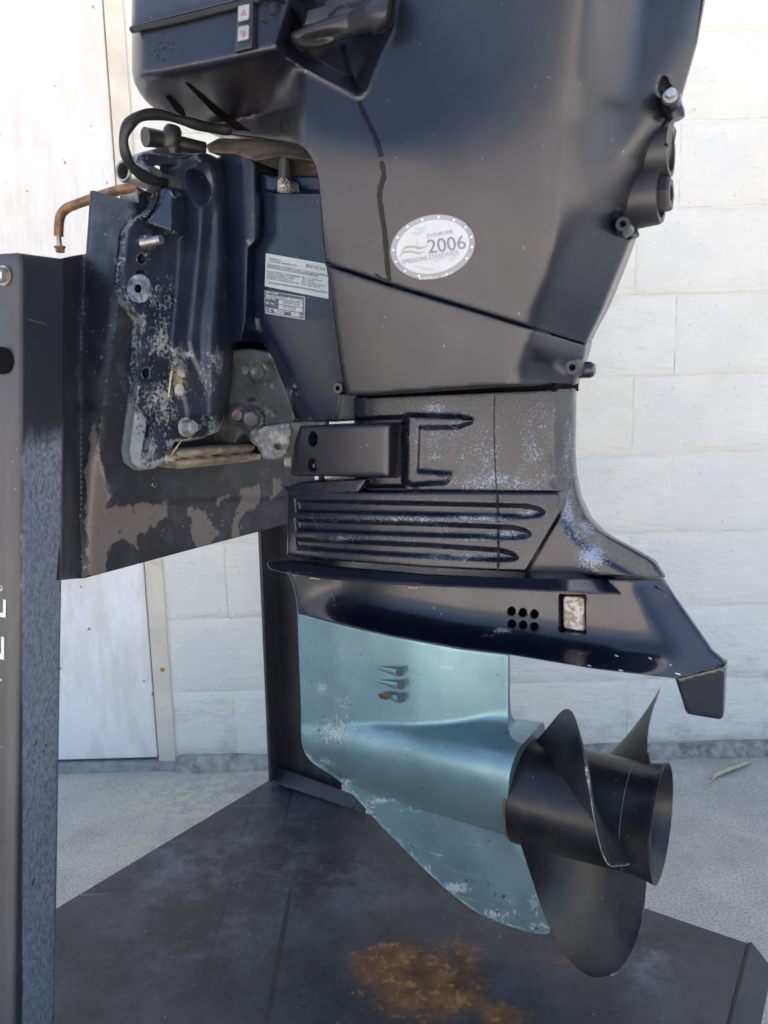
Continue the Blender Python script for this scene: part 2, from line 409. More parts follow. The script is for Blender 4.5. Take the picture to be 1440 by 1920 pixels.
# ground: fine patch near the wall inside one big sheet
xs = np.concatenate([[-250, -60, -15, -5], np.linspace(-1.6, 2.2, 60), [5, 15, 60, 250]]); ys = np.concatenate([[-250, -60, -15, -4], np.linspace(-1, 1.62, 44), [4, 15, 60, 250]])
V = np.array([(x, y, 0) for y in ys for x in xs]); nx = len(xs)
F = [(j*nx+i, j*nx+i+1, (j+1)*nx+i+1, (j+1)*nx+i) for j in range(len(ys)-1) for i in range(nx-1)]
gme = mesh(V, F); at = gme.attributes.new('pale', 'FLOAT', 'POINT')
ok = (V[:, 1] > .5); gx, gy = nearest_px(np.where(ok[:, None], V, A(0, 1, 0)))
at.data.foreach_set('value', np.where(ok, blobs([(330, 1500, 150, 50, 1.2), (400, 1545, 70, 45, 1), (250, 1590, 110, 40, .8), (460, 1450, 60, 12, 1.1), (150, 1460, 80, 20, .6), (1290, 1590, 60, 40, .5)])(gx, gy), 0).astype(np.float32))
g = link('ground', gme, mat_ground(), smooth=False); g['kind'] = 'structure'
yd = link('yard', mesh([(-250, -250, .004), (250, -250, .004), (250, -1.9, .004), (-250, -1.9, .004)], [(0, 1, 2, 3)]), simple('added warm yard', (.41, .37, .335), .9, 0, .2, 3, 0, ((.35, .31, .28), .6, .5)), smooth=False); yd['kind'] = 'structure'  # unseen sheet behind the camera, added for warm reflections in the motor paint
def mat_block(name, tint=1., warm=0.):
    b = NB(name); oi = b.n('ShaderNodeObjectInfo')
    base = (.77, .76, .71) if not warm else (.78, .755, .68)
    c = b.mix(b.ramp(b.noise(5, 6, .65), .3, .7), tuple(x*.90 for x in base), base)
    c = b.mix(b.math('MULTIPLY', b.ramp(b.noise(10, 4, .6, stretch=(.35, 1, 1.2), off=3), .50, .68), .35), c, (.66, .67, .58))
    c = b.mix(b.math('MULTIPLY', b.ramp(b.noise(8, 4, .6, off=8), .56, .72), .3), c, (.60, .62, .67))
    sp = b.ramp(b.noise(95, 3, .6, off=5), .69, .73); c = b.mix(b.math('MULTIPLY', sp, .55), c, (.33, .34, .34))
    ge_ = b.n('ShaderNodeNewGeometry'); sx = b.n('ShaderNodeSeparateXYZ'); b.l(ge_.outputs['Position'], sx.inputs[0])
    def wn(sc, st, off):
        mp = b.n('ShaderNodeMapping'); mp.inputs['Scale'].default_value = st; mp.inputs['Location'].default_value = (off, off, off); b.l(ge_.outputs['Position'], mp.inputs['Vector'])
        x = b.n('ShaderNodeTexNoise'); x.inputs['Scale'].default_value = sc; x.inputs['Detail'].default_value = 6; x.inputs['Roughness'].default_value = .68; b.l(mp.outputs[0], x.inputs['Vector']); return x.outputs['Fac']
    low = b.math('ADD', b.ramp(sx.outputs['Z'], .30, -.05), b.math('MULTIPLY', b.math('SUBTRACT', wn(13, (1, 1, 1.6), 2), .5), 3.2))
    c = b.mix(b.math('MULTIPLY', b.ramp(low, .55, 1.3), .55), c, (.36, .345, .30))
    c = b.mix(b.math('MULTIPLY', b.ramp(wn(2.3, (1, 1, .6), 5), .5, .72), .30), c, (.56, .56, .52))
    c = b.mix(b.math('MULTIPLY', b.ramp(wn(24, (.5, 1, 1), 9), .62, .72), .35), c, (.44, .45, .46))
    b.set('Base Color', c); b.set('Roughness', .7); b.set('Specular IOR Level', .3)
    # brush-dragged paint and pores
    b.bump(b.noise(95, 4, .6, stretch=(.22, 1, 1.), rot=(0, math.radians(24), 0), dist=.8), .42, .006)
    b.bump(b.noise(40, 5, .6, stretch=(.35, 1, 1.), rot=(0, math.radians(-12), 0), off=4, dist=.6), .5, .007)
    b.bump(b.noise(170, 3, .6, off=2), .3, .003); return b.m
m_block = mat_block('painted block'); m_blockw = mat_block('painted block warm', warm=1)
def wx(px, py): return WF.pt(px, py, 1, WALLY)
joints = [.026, .160, .3103, .459, .611, .760, .9095, 1.0635, 1.213, 1.361, 1.511, 1.66]
wall = thing('block_wall', 'off-white painted concrete block wall behind the motor', 'wall', loc=(.4, WALLY, 0))
DOORR = -.436           # right edge of the door frame
def block_mesh(wd, ht, seed):
    r = np.random.default_rng(seed); nx_, nz_ = max(4, int(wd/.016)), 10; bv = .0028
    X = np.concatenate([[0, bv*.4], np.linspace(bv, wd-bv, nx_), [wd-bv*.4, wd]]); Z = np.concatenate([[0, bv*.4], np.linspace(bv, ht-bv, nz_), [ht-bv*.4, ht]])
    Vv, Ff = [], []
    for j, z in enumerate(Z):
        for i, x in enumerate(X):
            ev, eh = min(x, wd-x), min(z, ht-z); y = max(0 if eh >= bv*.99 else (.0007 if eh > 0 else .003), 0 if ev >= bv*.99 else (.0001 if ev > 0 else .0004))
            Vv.append((x+(r.normal(0, .0004) if 0 < i < len(X)-1 else r.normal(0, .0003)), y+r.normal(0, .0004), z+r.normal(0, .0006)))
    n = len(X)
    for j in range(len(Z)-1):
        for i in range(n-1): Ff.append((j*n+i, j*n+i+1, (j+1)*n+i+1, (j+1)*n+i))
    k = len(Vv)                                     # body behind the face
    ring = list(range(n))+[j*n+n-1 for j in range(1, len(Z))]+[(len(Z)-1)*n+i for i in range(n-2, -1, -1)]+[j*n for j in range(len(Z)-2, 0, -1)]
    for q in ring: Vv.append((Vv[q][0], .1, Vv[q][2]))
    for a in range(len(ring)):
        c = (a+1) % len(ring); Ff.append((ring[c], ring[a], k+a, k+c))
    return mesh(Vv, Ff)
BL = .396; x_odd = wx(1262, 775)[0]; x_even = wx(1175, 1335)[0]; cache = {}
first = True
for ci in range(len(joints)-1):
    z0, z1 = joints[ci]+.0012, joints[ci+1]-.0012
    xo = x_even if ci % 2 == 0 else x_odd
    k0 = math.ceil((DOORR-xo)/BL-1)
    for k in range(k0, 12):
        a, c = xo+k*BL, xo+(k+1)*BL-.0001
        a = max(a, DOORR+.004)
        if c-a < .03: continue
        if a > 2.1: break
        key = (round(c-a, 3), round(z1-z0, 3), k % 3)
        if key not in cache: cache[key] = block_mesh(c-a, z1-z0, len(cache)+5)
        o = bpy.data.objects.new('block', cache[key]); COL.objects.link(o)
        if not cache[key].materials:
            cache[key].materials.append(m_block); cache[key].polygons.foreach_set('use_smooth', [True]*len(cache[key].polygons))
        o.parent = wall; o.location = (a-.4, random.uniform(-.0006, .0006), z0)
        if a < .1 and ci < 12:
            o.material_slots[0].link = 'OBJECT'; o.material_slots[0].material = m_blockw
def boxvf(x0, x1, y0, y1, z0, z1):
    v = [(x, y, z) for z in (z0, z1) for y in (y0, y1) for x in (x0, x1)]
    return np.array(v), [(0, 2, 3, 1), (4, 5, 7, 6), (0, 1, 5, 4), (2, 6, 7, 3), (0, 4, 6, 2), (1, 3, 7, 5)]
part('mortar', boxvf(DOORR-.4, 1.9, .0019, .19, .002, joints[-1]), m_block, wall, smooth=False)
o = part('upper_wall', join(boxvf(-7.4, 7, .0, .2, joints[-1]+.002, 2.75), boxvf(1.904, 7, 0, .2, 0, joints[-1]), boxvf(-7.4, -1.5, 0, .2, 0, joints[-1])), m_block, wall, smooth=False)
# lumpy mortar toe along the foot of the wall
n = 90; Vv, Ff = [], []
for i in range(n):
    x = DOORR+.006+(2.3)*i/(n-1); jx = .4*math.sin(i*1.7)+.4*math.sin(i*.61)+random.uniform(-.5, .5)
    dp, hh = .019+.003*jx, .026+.0025*jx
    for yy, zz in ((.002, hh), (-dp*.75, hh*.93), (-dp, hh*.7), (-dp-.004, 0)): Vv.append((x-.4, yy, zz))
for i in range(n-1):
    for j in range(3): Ff.append((i*4+j, i*4+j+1, i*4+j+5, i*4+j+4))
m_toe = simple('grimy mortar toe', (.33, .31, .27), .9, 0, .3, 60, .6, ((.17, .16, .14), 30, .5))
link('mortar_toe', mesh(Vv, Ff), m_toe, wall, sharp=None)
# door
def mat_ply():
    b = NB('worn white plywood')
    c = b.mix(b.ramp(b.noise(4, 5, .6, stretch=(1, 1, .35)), .35, .65), (.78, .77, .75), (.84, .84, .83))
    c = b.mix(b.math('MULTIPLY', b.ramp(b.noise(5, 6, .65, stretch=(1.3, 1, .4), off=5), .46, .64), .65), c, (.64, .56, .48))
    c = b.mix(b.math('MULTIPLY', b.ramp(b.noise(34, 6, .7, stretch=(1, 1, .22), off=2), .50, .62), .35), c, (.58, .54, .49))
    c = b.mix(b.ramp(b.noise(55, 3, .5, stretch=(1, 1, .7), off=8), .715, .735), c, (.25, .21, .18))
    b.set('Base Color', c); b.set('Roughness', .6); b.bump(b.noise(60, 5, .6, stretch=(1, 1, .15)), .3, .001); return b.m
m_ply = mat_ply(); m_frame = simple('cream door frame', (.66, .60, .50), .6, 0, .12, 16, .1, ((.55, .42, .30), 12, .62))
m_sill = simple('grey sill', (.30, .30, .29), .85, 0, .3, 40, .5)
door = thing('door', 'white painted plywood door left of the block wall', 'door', loc=(-.9, WALLY, 0))
bz = .0225; be = boxvf(-.5, -.4745+.9, .004, .03, bz, 2.05)
dm = part('door_panel', be, m_ply, door, smooth=False)
bev = dm.modifiers.new('bevel', 'BEVEL'); bev.width = .0015; bev.segments = 2
v = [(-.4745+.9+.0035, .0), (-.436+.9, .0)]
fr_ = part('door_frame', boxvf(-.4705+.9, DOORR+.9, -.002, .06, .004, 2.1), m_frame, door, smooth=False)
bev = fr_.modifiers.new('bevel', 'BEVEL'); bev.width = .002; bev.segments = 2
part('door_gap', boxvf(-.5, -.4705+.9, .032, .04, .0, 2.08), m_dark, door, smooth=False)
part('sill', boxvf(-.55, -.436+.9+.012, -.012, .05, 0, .0165), m_sill, door, smooth=False)
pz = wx(305, 1255); part('rust_spot', along([(0, .0045), (.0008, .0035), (.001, 0.0005)], (pz[0]+.9, -.0022, pz[2]), (0, -1, 0), 14), simple('rust bleed', (.40, .16, .03), .8, 0, .3), door)
# dry leaf blade
st = thing('straw', 'dry tan grass blade on the concrete right of the propeller', 'straw')
g0, g1 = WF.pt(1333, 1458, 2, .004), WF.pt(1408, 1427, 2, .006); st.location = g0
m_straw = simple('dry straw', (.52, .44, .27), .7, 0, .25, 90)
d = g1-g0; sdv = A(-d[1], d[0], 0)/np.linalg.norm(d)
Vv, Ff = [], []
for i in range(9):
    t = i/8; ww = .0065*math.sin(math.pi*min(1, .12+t*.86))**.7; c = d*t+A(0, 0, .003*math.sin(t*4))
    Vv += [c-sdv*ww, c+A(0, 0, .0025), c+sdv*ww]
for i in range(8):
    for j in range(2): Ff.append((i*3+j, i*3+j+1, i*3+j+4, i*3+j+3))
lo = link('blade', mesh(Vv, Ff), m_straw, st); sm_ = lo.modifiers.new('s', 'SOLIDIFY'); sm_.thickness = .0008
part('stem', tube([d*.1+A(0, -.004, .001), d*-.15+A(.003, -.01, 0), d*-.3+A(.002, -.02, .001)], .0012, 6), m_straw, st)
part('stem', tube([d*.15+A(0, .006, .002), d*.5+A(.003, .014, .003), d*.8+A(.002, .016, .003)], .0014, 6), m_straw, st)
# ------------------------------------------------------------------ the stand
HP = .15
CRN = WF.pt(505, 1463, 2, HP)
def mat_plate():
    b = NB('scuffed steel base'); r = b.attr('rust'); s = b.attr('scuff')
    c = b.mix(b.ramp(b.noise(7, 7, .65), .3, .7), (.009, .010, .014), (.030, .032, .040))
    c = b.mix(b.math('MULTIPLY', b.ramp(b.noise(13, 8, .78, off=3), .44, .66), b.math('ADD', .22, b.math('MULTIPLY', s, .75))), c, (.15, .16, .19))
    c = b.mix(b.math('MULTIPLY', b.ramp(b.noise(130, 4, .7, off=6), .55, .72), .35), c, (.10, .09, .08))
    sc = b.math('MULTIPLY', b.ramp(b.noise(70, 2, .4, stretch=(1, .02, 1), rot=(0, 0, .5), off=2), .665, .70), .8); c = b.mix(sc, c, (.008, .008, .01))
    sc = b.math('MULTIPLY', b.ramp(b.noise(60, 2, .4, stretch=(.02, 1, 1), rot=(0, 0, .9), off=5), .68, .71), .45); c = b.mix(sc, c, (.22, .22, .22))
    k = b.math('ADD', b.math('MULTIPLY', r, .50), b.math('ADD', b.math('MULTIPLY', b.noise(19, 8, .82, off=4), .72), b.math('MULTIPLY', b.noise(150, 4, .7, off=5), .34))); m = b.ramp(k, .76, .90)
    rc = b.mix(b.ramp(b.noise(45, 5, .7, off=8), .35, .65), (.085, .035, .014), (.26, .115, .035)); rc = b.mix(b.ramp(b.noise(75, 4, .6, off=11), .56, .70), rc, (.42, .21, .06))
    m = b.math('MULTIPLY', m, .9); soft = b.math('MULTIPLY', b.ramp(b.math('ADD', r, b.math('MULTIPLY', b.noise(9, 6, .7, off=31), .8)), .75, 1.5), .55); c = b.mix(soft, c, (.055, .03, .018))
    c = b.mix(m, c, rc)
    ch = b.ramp(b.noise(170, 2, .5, off=14), .735, .755); c = b.mix(b.math('MULTIPLY', ch, .55), c, (.33, .33, .33))
    b.set('Base Color', c); b.set('Specular IOR Level', .5); b.set('Roughness', b.mixf(m, b.mixf(b.noise(15, 6, .7, off=9), .36, .62), .85))
    b.bump(b.noise(60, 5, .6), .12, .002); b.bump(m, .3, .001); return b.m
stand = thing('engine_stand', 'dark steel engine stand with a flat base plate holding the outboard motor', 'engine stand', loc=(CRN[0], CRN[1], HP))
SF = Frame((CRN[0], CRN[1], HP), np.eye(3))
plate_o = [(505, 1463), (1400, 1768), (1355, 1945), (1310, 2120), (700, 2400), (-420, 2050), (103, 1705)]
slab('base_plate', stand, mat_plate(), plate_o, 0., ax='z', back=-.006, step=16, fr=SF, sharp=30,
     attrs={'rust': blobs([(735, 1810, 110, 60, 1.05), (800, 1850, 150, 95, 1.), (870, 1790, 90, 46, .7), (940, 1905, 90, 36, .8), (1030, 1800, 120, 80, .45), (520, 1690, 70, 30, .3), (480, 1870, 60, 40, .35), (900, 1870, 130, 60, .5), (1290, 1760, 60, 30, .1)]),
            'scuff': blobs([(420, 1640, 190, 110, .75), (1215, 1800, 60, 50, 1.2), (620, 1640, 110, 70, .6), (330, 1790, 150, 90, .3)])})
# turned-down end skirt
p = SF.pt(np.array([1401, 1440, 1400, 1311]), np.array([1768, 1818, 2010, 2121]), 2, np.array([-.0008, -.028, -.028, -.0008]))
q = [p[0], p[1]+A(.0, 0, 0), p[2], p[3]]; pe = p[3]+(p[3]-p[0])*0
sk = link('end_skirt', mesh(q, [(0, 1, 2, 3)]), m_steel, stand, smooth=False); sm_ = sk.modifiers.new('s', 'SOLIDIFY'); sm_.thickness = .005; sm_.offset = -1
def pw(px, py, yv): return SF.pt(px, py, 1, yv-CRN[1])
def sheet(name, quads_v, faces, th=.004, mat=None, off=0, bev=.0015, attrs=None, sub=0):
    me = mesh(quads_v, faces); o = link(name, me, mat or m_steel, stand, smooth=False)
    m_ = o.modifiers.new('s', 'SOLIDIFY'); m_.thickness = th; m_.offset = off
    if bev: m_ = o.modifiers.new('b', 'BEVEL'); m_.width = bev; m_.segments = 3; m_.limit_method = 'ANGLE'
    return o
PH0 = -8
# ------------------------------------------------------------------ the outboard motor
motor = thing('outboard_motor', 'navy blue outboard motor with pale blue gearcase clamped to the steel stand', 'outboard motor', frame=MF)
# ---- engine cowl ----
RB = [(1345, -160), (1328, -30), (1308, 80), (1281, 170), (1262, 236), (1228, 318), (1192, 425), (1160, 505), (1130, 580), (1101, 640), (1096, 668), (1086, 700), (1077, 726)]
CREASE = [(230, 148), (300, 141), (400, 122), (517, 97), (560, 88)]
REC = rnd_poly([(575, -120), (550, -20), (516, 84, 16), (528, 104, 14), (672, 182, 8), (688, 168, 8), (735, 55), (752, -120)], 5)
def h_cowl(x, y):
    P = np.stack([x, y], 1)
    hm = .088 + np.clip(740-y, 0, 900)*.00007
    R = np.hypot(x-725, (y+85))
    gth = np.clip((x-760)/300, 0, 1); gth = .30+.70*(1-gth**1.5); kk = 12+50*np.clip((x-760)/300, 0, 1)
    hm = hm + (-.00019)*gth*(kk*np.logaddexp(0, (352-R)/kk))
    xr = lerpline(y, [(-200, 1120), (150, 1082), (227, 1070), (450, 1046), (620, 1030), (760, 1024)])
    hm = hm - .00034*softplus(x-xr, 16)
    hm = hm - .00010*np.clip(560-y, 0, 700)*smooth01(-20, 120, x-xr)
    hm = hm + .0016*np.exp(-((x-xr+6)/9)**2)*smooth01(180, 300, y)
    dR = polyd(P, RB)
    hm = smin(hm, .001+.00085*dR, .006)
    # column's leading edge rolls away
    yc = lerpline(x, CREASE)
    hp = .150 - .00005*np.clip(yc-y, 0, 400) - .0012*softplus(y-yc, 5)
    hp = hp - .02*(1-np.sqrt(np.clip(1-np.clip(1-(x-247)/26, 0, 1)**2, 0, 1)))
    hp = np.maximum(hp, .02)
    t = smooth01(480, 575, x+.35*np.clip(y-90, 0, 300)*0)
    h = hp*(1-t)+hm*t
    # handle pocket with a raised lip
    s = sdf(P, REC)
    h = h - .024*smooth01(-1, 26, s) + .0022*np.exp(-(s/6)**2)
    # bolt bosses sunk into the rim
    for cx, cy, rx, ry, dd in ((1245, 165, 12, 22, .008), (1160, 412, 18, 18, .008), (1062, 686, 20, 10, .006)):
        e = ((x-cx)/rx)**2+((y-cy)/ry)**2; h = h-dd*smooth01(1.3, .3, e)
    return h
SEAM_T = [(247, 60), (340, 38), (482, 2), (620, -36), (800, -75), (1050, -115), (1345, -160)]
cow_o = SEAM_T[:1]+[(247, 135)]+spl([(252, 156), (270, 186), (300, 211), (350, 232), (415, 250), (470, 258), (530, 266), (565, 277), (584, 299), (596, 338), (603, 415), (610, 494)], 3)+[(700, 523), (760, 542), (900, 584), (1000, 615), (1099, 645)]+RB[::-1][4:]+SEAM_T[::-1][1:-1]
def wear_cowl(x, y): return blobs([(300, 60, 26, 30, .12), (545, 130, 20, 10, .18), (590, 160, 12, 8, .2)])(x, y)
slab('cowl', motor, m_cowl, cow_o, h_cowl, step=6, extra=rings_of(REC, (-12, -8, -4, -1, 2, 5, 8, 12, 16, 20, 24, 28)), rnd=(4, .003), sharp=50, wear=wear_cowl)
low_o = [(611, 496.5), (700, 525.5), (760, 544.5), (900, 586.5), (1000, 617.5), (1098, 647.5), (1096, 668, 4), (1085, 700), (1076, 722, 3), (1068, 720), (900, 726), (672, 742, 4), (650, 742), (640, 700), (629, 620), (622, 560)]
cowl_low = slab('lower_cowl', motor, m_cowl, rnd_poly(low_o, 1), lambda x, y: h_cowl(x, y)-.0003, step=6, rnd=(4, .003), sharp=50)
part('seam_backing', join(tube([M3(611, 496, .084), M3(760, 544, .087), M3(900, 586, .086), M3(1030, 626, .080)], .0009, 8)), m_seam, motor)
# top cowl above the rubber seam
def h_top(x, y):
    h = h_cowl(np.maximum(x, 300), y); h = np.where(x < 520, .1535, h+.004); return h - .00022*np.clip(lerpline(x, SEAM_T)-y, 0, 300)
slab('top_cowl', motor, m_cowl, [(246, 54)]+[(a, b-7) for a, b in SEAM_T[1:]]+[(1330, -420), (700, -480), (300, -420), (250, -200)], h_top, step=14, rnd=(9, .007), sharp=60)
gv = [M3(a, b-2, float(h_top(A(max(a, 262)), A(b-8))[0])-.004) for a, b in [(247, 58)]+SEAM_T[1:5]]
part('rubber_seal', tube(gv, .0030, 8), m_black, motor)
# black tape-like streaks (seeping grease) on the cowl
def streak(pts, wd, surf, mat, name='grease_streak', ax='y', lift=.0005):
    p = spl(pts, 6); L, R = [], []
    for i, q in enumerate(p):
        t = p[min(i+1, len(p)-1)]-p[max(i-1, 0)]; nn = A(-t[1], t[0])/np.linalg.norm(t); ww = wd*(.75+.5*random.random())*.5
        L.append(q+nn*ww); R.append(q-nn*ww)
    return decal(name, motor, mat, None, surf, ax, lift, tris=(np.array(L+R), [(i, i+1, len(p)+i+1, len(p)+i) for i in range(len(p)-1)]))
m_grease = simple('black grease', (.0025, .0025, .003), .4, 0, .2, 200, .2, spec=.25)
streak([(642, 82), (650, 120), (664, 158), (671, 180)], 9, h_cowl, m_grease)
streak([(673, 190), (684, 216), (703, 256), (714, 294)], 9, h_cowl, m_grease)
streak([(714, 302), (719, 330), (711, 360), (715, 400), (721, 440), (725, 490), (729, 526)], 8.5, h_cowl, m_grease)
streak([(703, 514), (716, 523), (731, 528)], 5, h_cowl, m_grease)
part('grease_blob', along([(0, .004), (.002, .0035), (.003, .001)], M3(753, 538, .0945), (-.0, -1, 0), 10), m_grease, motor)
part('chip', along([(0, .003), (.001, .002)], M3(741, 531, .0945), (0, -1, 0), 7), m_corr, motor)
part('chip', along([(0, .0022), (.001, .0014)], M3(714, 297, .1045), (0, -1, 0), 7), m_rust, motor)
# latch handle inside the pocket
HND = spl([(545, 70), (553, 58), (600, 38), (655, 18), (700, -10), (725, -40), (736, -20), (732, 30), (720, 54), (704, 64), (690, 60), (645, 74), (600, 88), (562, 90)], 5, True)
def h_hnd(x, y):
    P = np.stack([x, y], 1); b = h_cowl(np.full(len(x), 640.), np.full(len(x), 60.)).mean()
    sc = np.exp(-(((x-604)/44)**2+((y-73-(604-x)*.16)/13)**2)*1.3)
    return b+.022+.0001*(x-640)+.00045*np.clip(650-x, 0, 200)+.010*np.exp(-(((x-700)/40)**2+((y-20)/34)**2))-.010*sc
slab('latch_handle', motor, m_blackp, HND, h_hnd, back=.10, step=4, rnd=(12, .014), sharp=60)
slab('handle_plate', motor, m_blackp, [(568, 50), (577, 20), (640, 0), (715, -30), (700, 10), (620, 40)], lambda x, y: h_hnd(x, y)-.012, back=.10, step=8, rnd=(4, .003))
# trim switch
sw = slab('trim_switch', motor, m_blackp, rnd_poly([(445, 8), (476, 1), (474, 90), (440, 99)], 3), lambda x, y: h_cowl(x, y)+.006, back=-100.014, step=5, rnd=(3, .003))
for bo, tr, upd in (([(447, 11), (468, 7), (466, 37), (446, 42)], (456.5, 24), 1), ([(446, 50), (467, 46), (466, 74), (445, 79)], (455.5, 62), -1)):
    k = slab('button', sw, m_btn, rnd_poly(bo, 3), lambda x, y: h_cowl(x, y)+.009, back=-100.006, step=4, rnd=(3, .002))
    slab('arrow', sw, m_red, rnd_poly([(tr[0]-6, tr[1]+5*upd), (tr[0], tr[1]-8*upd), (tr[0]+6, tr[1]+4*upd)], 2), lambda x, y: h_cowl(x, y)+.0098, back=-100.0015, step=3)
# oily smudge beside the switch, dull scuffs on the nose
m_smudge = simple('dried oil', (.012, .012, .012), .75, 0, .4, 120, .5)
for cx, cy, n_ in ((497, 30, 16), (297, 98, 7), (310, 78, 5)):
    for k in range(n_):
        a, b_ = random.gauss(cx, 7), random.gauss(cy, 9); decal('oil_spot', motor, m_smudge, ell(a, b_, random.uniform(1, 3.2), random.uniform(1, 4.5), random.uniform(0, 90), 8), h_cowl, lift=.0005+.00004*k, step=3)
# nose underside: dark vents and a swept light edge
for pl in ([(345, 154), (356, 156), (412, 203), (470, 246), (440, 244), (396, 208)], [(310, 180), (320, 178), (345, 205), (350, 222), (330, 210)]):
    decal('vent_slot', motor, m_dark, rnd_poly(pl, 2), h_cowl, lift=.0006, step=6)
# bolts and bosses on the cowl rim
def hexbolt(px, py, wv, r, d=(0, -1, 0), mat=m_zinc, name='bolt', ht=.006, washer=True, pos=None, parent=None):
    p = M3(px, py, wv) if pos is None else pos
    L = []
    if washer: L.append(along([(0, r*1.35), (.0012, r*1.35), (.0016, r*1.25)], p, d, 20))
    q = np.array(p)+np.array(d)/np.linalg.norm(d)*(.0014 if washer else 0)
    L.append(along([(0, r), (ht*.82, r), (ht, r*.8)], q, d, 6, .4)); return part(name, join(*L), mat, parent or motor, sharp=25)
def boss(px, py, wv, r, ln, d=(.15, -1, 0), hole=True, name='screw_boss', mat=None):
    d = np.array(d, float)/np.linalg.norm(d); p = M3(px, py, wv)-d*ln
    V = along([(0, r*1.2), (ln*.8, r*1.05), (ln, r*.9)]+([(ln, r*.42), (ln*.5, r*.38)] if hole else []), p, d, 20)
    o = part(name, V, mat or m_cowl, motor, sharp=40)
    if hole: part('screw', along([(0, r*.36), (.0006, r*.34)], p+d*ln*.55, d, 6), m_dark, motor)
    return o
boss(1257, 181, .038, .0072, .03, hole=False); hexbolt(1257, 180, .0385, .0042, d=(.15, -1, 0))
part('rim_clamp', along([(0, .006), (.009, .0068), (.013, .006)], M3(1262, 193, .02), (.25, .1, -1), 16), m_cowl, motor)
boss(1168, 420, .040, .0062, .02); boss(1073, 689, .058, .0066, .02, mat=m_blackp); boss(633, 728, .082, .0056, .02)
part('rim_clamp', along([(0, .004), (.006, .005), (.008, .004)], M3(1184, 430, .004), (.3, .1, -1), 12), m_cowl, motor)
part('rim_clamp', along([(0, .007), (.010, .007), (.013, .005)], M3(1086, 694, .03), (1, 0, 0), 16), m_cowl, motor)
# rigging grommet with two sockets, on the aft edge
gr_o = rnd_poly([(1249, 222), (1258, 224), (1246, 300), (1212, 400), (1197, 406), (1192, 378), (1224, 278), (1236, 240)], 6)
grom = slab('rigging_grommet', motor, m_blackp, gr_o, .016, back=-.016, step=5, rnd=(8, .007))
for (cx, cy, r, back, plug) in ((1258, 283, .0205, .024, False), (1240, 365, .0232, .026, True)):
    p = M3(cx, cy, .002)
    V = lathe([(-back, r*1.08), (-back*.5, r*1.03), (-.002, r), (0, r*.96), (0, r*.78), (-.012, r*.76), (-.028, r*.74)], 32, 'x', p)
    sk_ = part('socket', V, m_blackp, grom)
    if plug: part('hex_plug', lathe([(-.02, r*.66), (.006, r*.62), (.008, r*.55), (.008, r*.3), (.003, r*.28)], 6, 'x', p), m_blackp, grom, sharp=20)
    else: part('split', boxvf(p[0]-.02, p[0]+.0005, p[1]-r*.99, p[1]-r*.70, p[2]-.001, p[2]+.0008), m_dark, grom, smooth=False)
# ---- oval sticker ----
st_o = ell(811.5, 463, 80, 59.5, -13, 72)
stk = decal('sticker', motor, m_silver, st_o, h_cowl, lift=.0005)
decal('sticker_centre', stk, m_white, ell(811.5, 462.5, 69.5, 49.5, -14, 64), h_cowl, lift=.0010)
for k, (ax_, ay_, bx_, by_, ww) in enumerate(((775, 428, 800, 424, 5), (770, 437, 795, 432, 9), (780, 450, 785, 470, 12), (812, 490, 852, 470, 6), (775, 497, 815, 506, 5), (762, 480, 770, 495, 4), (840, 488, 855, 476, 8))):
    p = spl([(ax_, ay_), ((ax_+bx_)/2+2, (ay_+by_)/2+3), (bx_, by_)], 5); L = [q+A(0, ww/2*math.sin(math.pi*(i+.3)/(len(p)+.2))) for i, q in enumerate(p)]; R_ = [q-A(0, ww/2*math.sin(math.pi*(i+.3)/(len(p)+.2))) for i, q in enumerate(p)]
    decal('faded_swirl', stk, m_inkw, None, h_cowl, lift=.0012, tris=(np.array(L+R_), [(i, i+1, len(p)+i+1, len(p)+i) for i in range(len(p)-1)]))
for k in range(14):
    an = math.radians({0: 40, 1: 18, 2: -2, 3: -24}.get(k, -24-24*(k-3)))
    cxy = A(811.5, 463)+(lambda a: A(74.8*math.cos(a)*math.cos(math.radians(-13))-54.4*math.sin(a)*math.sin(math.radians(-13)), 74.8*math.cos(a)*math.sin(math.radians(-13))+54.4*math.sin(a)*math.cos(math.radians(-13))))(an)
    if k > 11 and cxy[1] > 515 and cxy[0] > 790: continue
    star = [cxy+(3.6 if i % 2 == 0 else 1.5)*A(math.sin(i*math.pi/5), -math.cos(i*math.pi/5)) for i in range(10)]
    decal('star', stk, m_wprint, star, h_cowl, lift=.0012, step=20)
put_text('brand_lettering', stk, m_print, 'EVINRUDE', (801, 446.5), (851, 437), 7.6, h_cowl, shear=.25)
put_text('year', stk, m_print, '2006', (803, 475.5), (874, 466), 27, h_cowl, lift=.0013)
put_text('year', stk, m_print, '2006', (804, 475.5), (874.6, 466), 27, h_cowl, lift=.00135)
put_text('lettering', stk, m_print, 'EMISSIONS STANDARDS', (755.5, 495.5), (861, 477), 9, h_cowl)
for i, ch in enumerate('EUROPEAN UNION'):
    if ch == ' ': continue
    a = math.radians(97-i*3.9); q = A(811.5, 463)+A(76.3*math.cos(a)*.974+55.8*math.sin(a)*.225, -76.3*math.cos(a)*.225+55.8*math.sin(a)*.974); q = A(786+i*4.6, lerpline(i, [(0, 524.5), (6, 523.5), (9, 520.5), (13, 514.5)])); e = A(3.4, -.08-.085*i)
    put_text('lettering', stk, m_wprint, ch, q, q+e, 5.4, h_cowl)
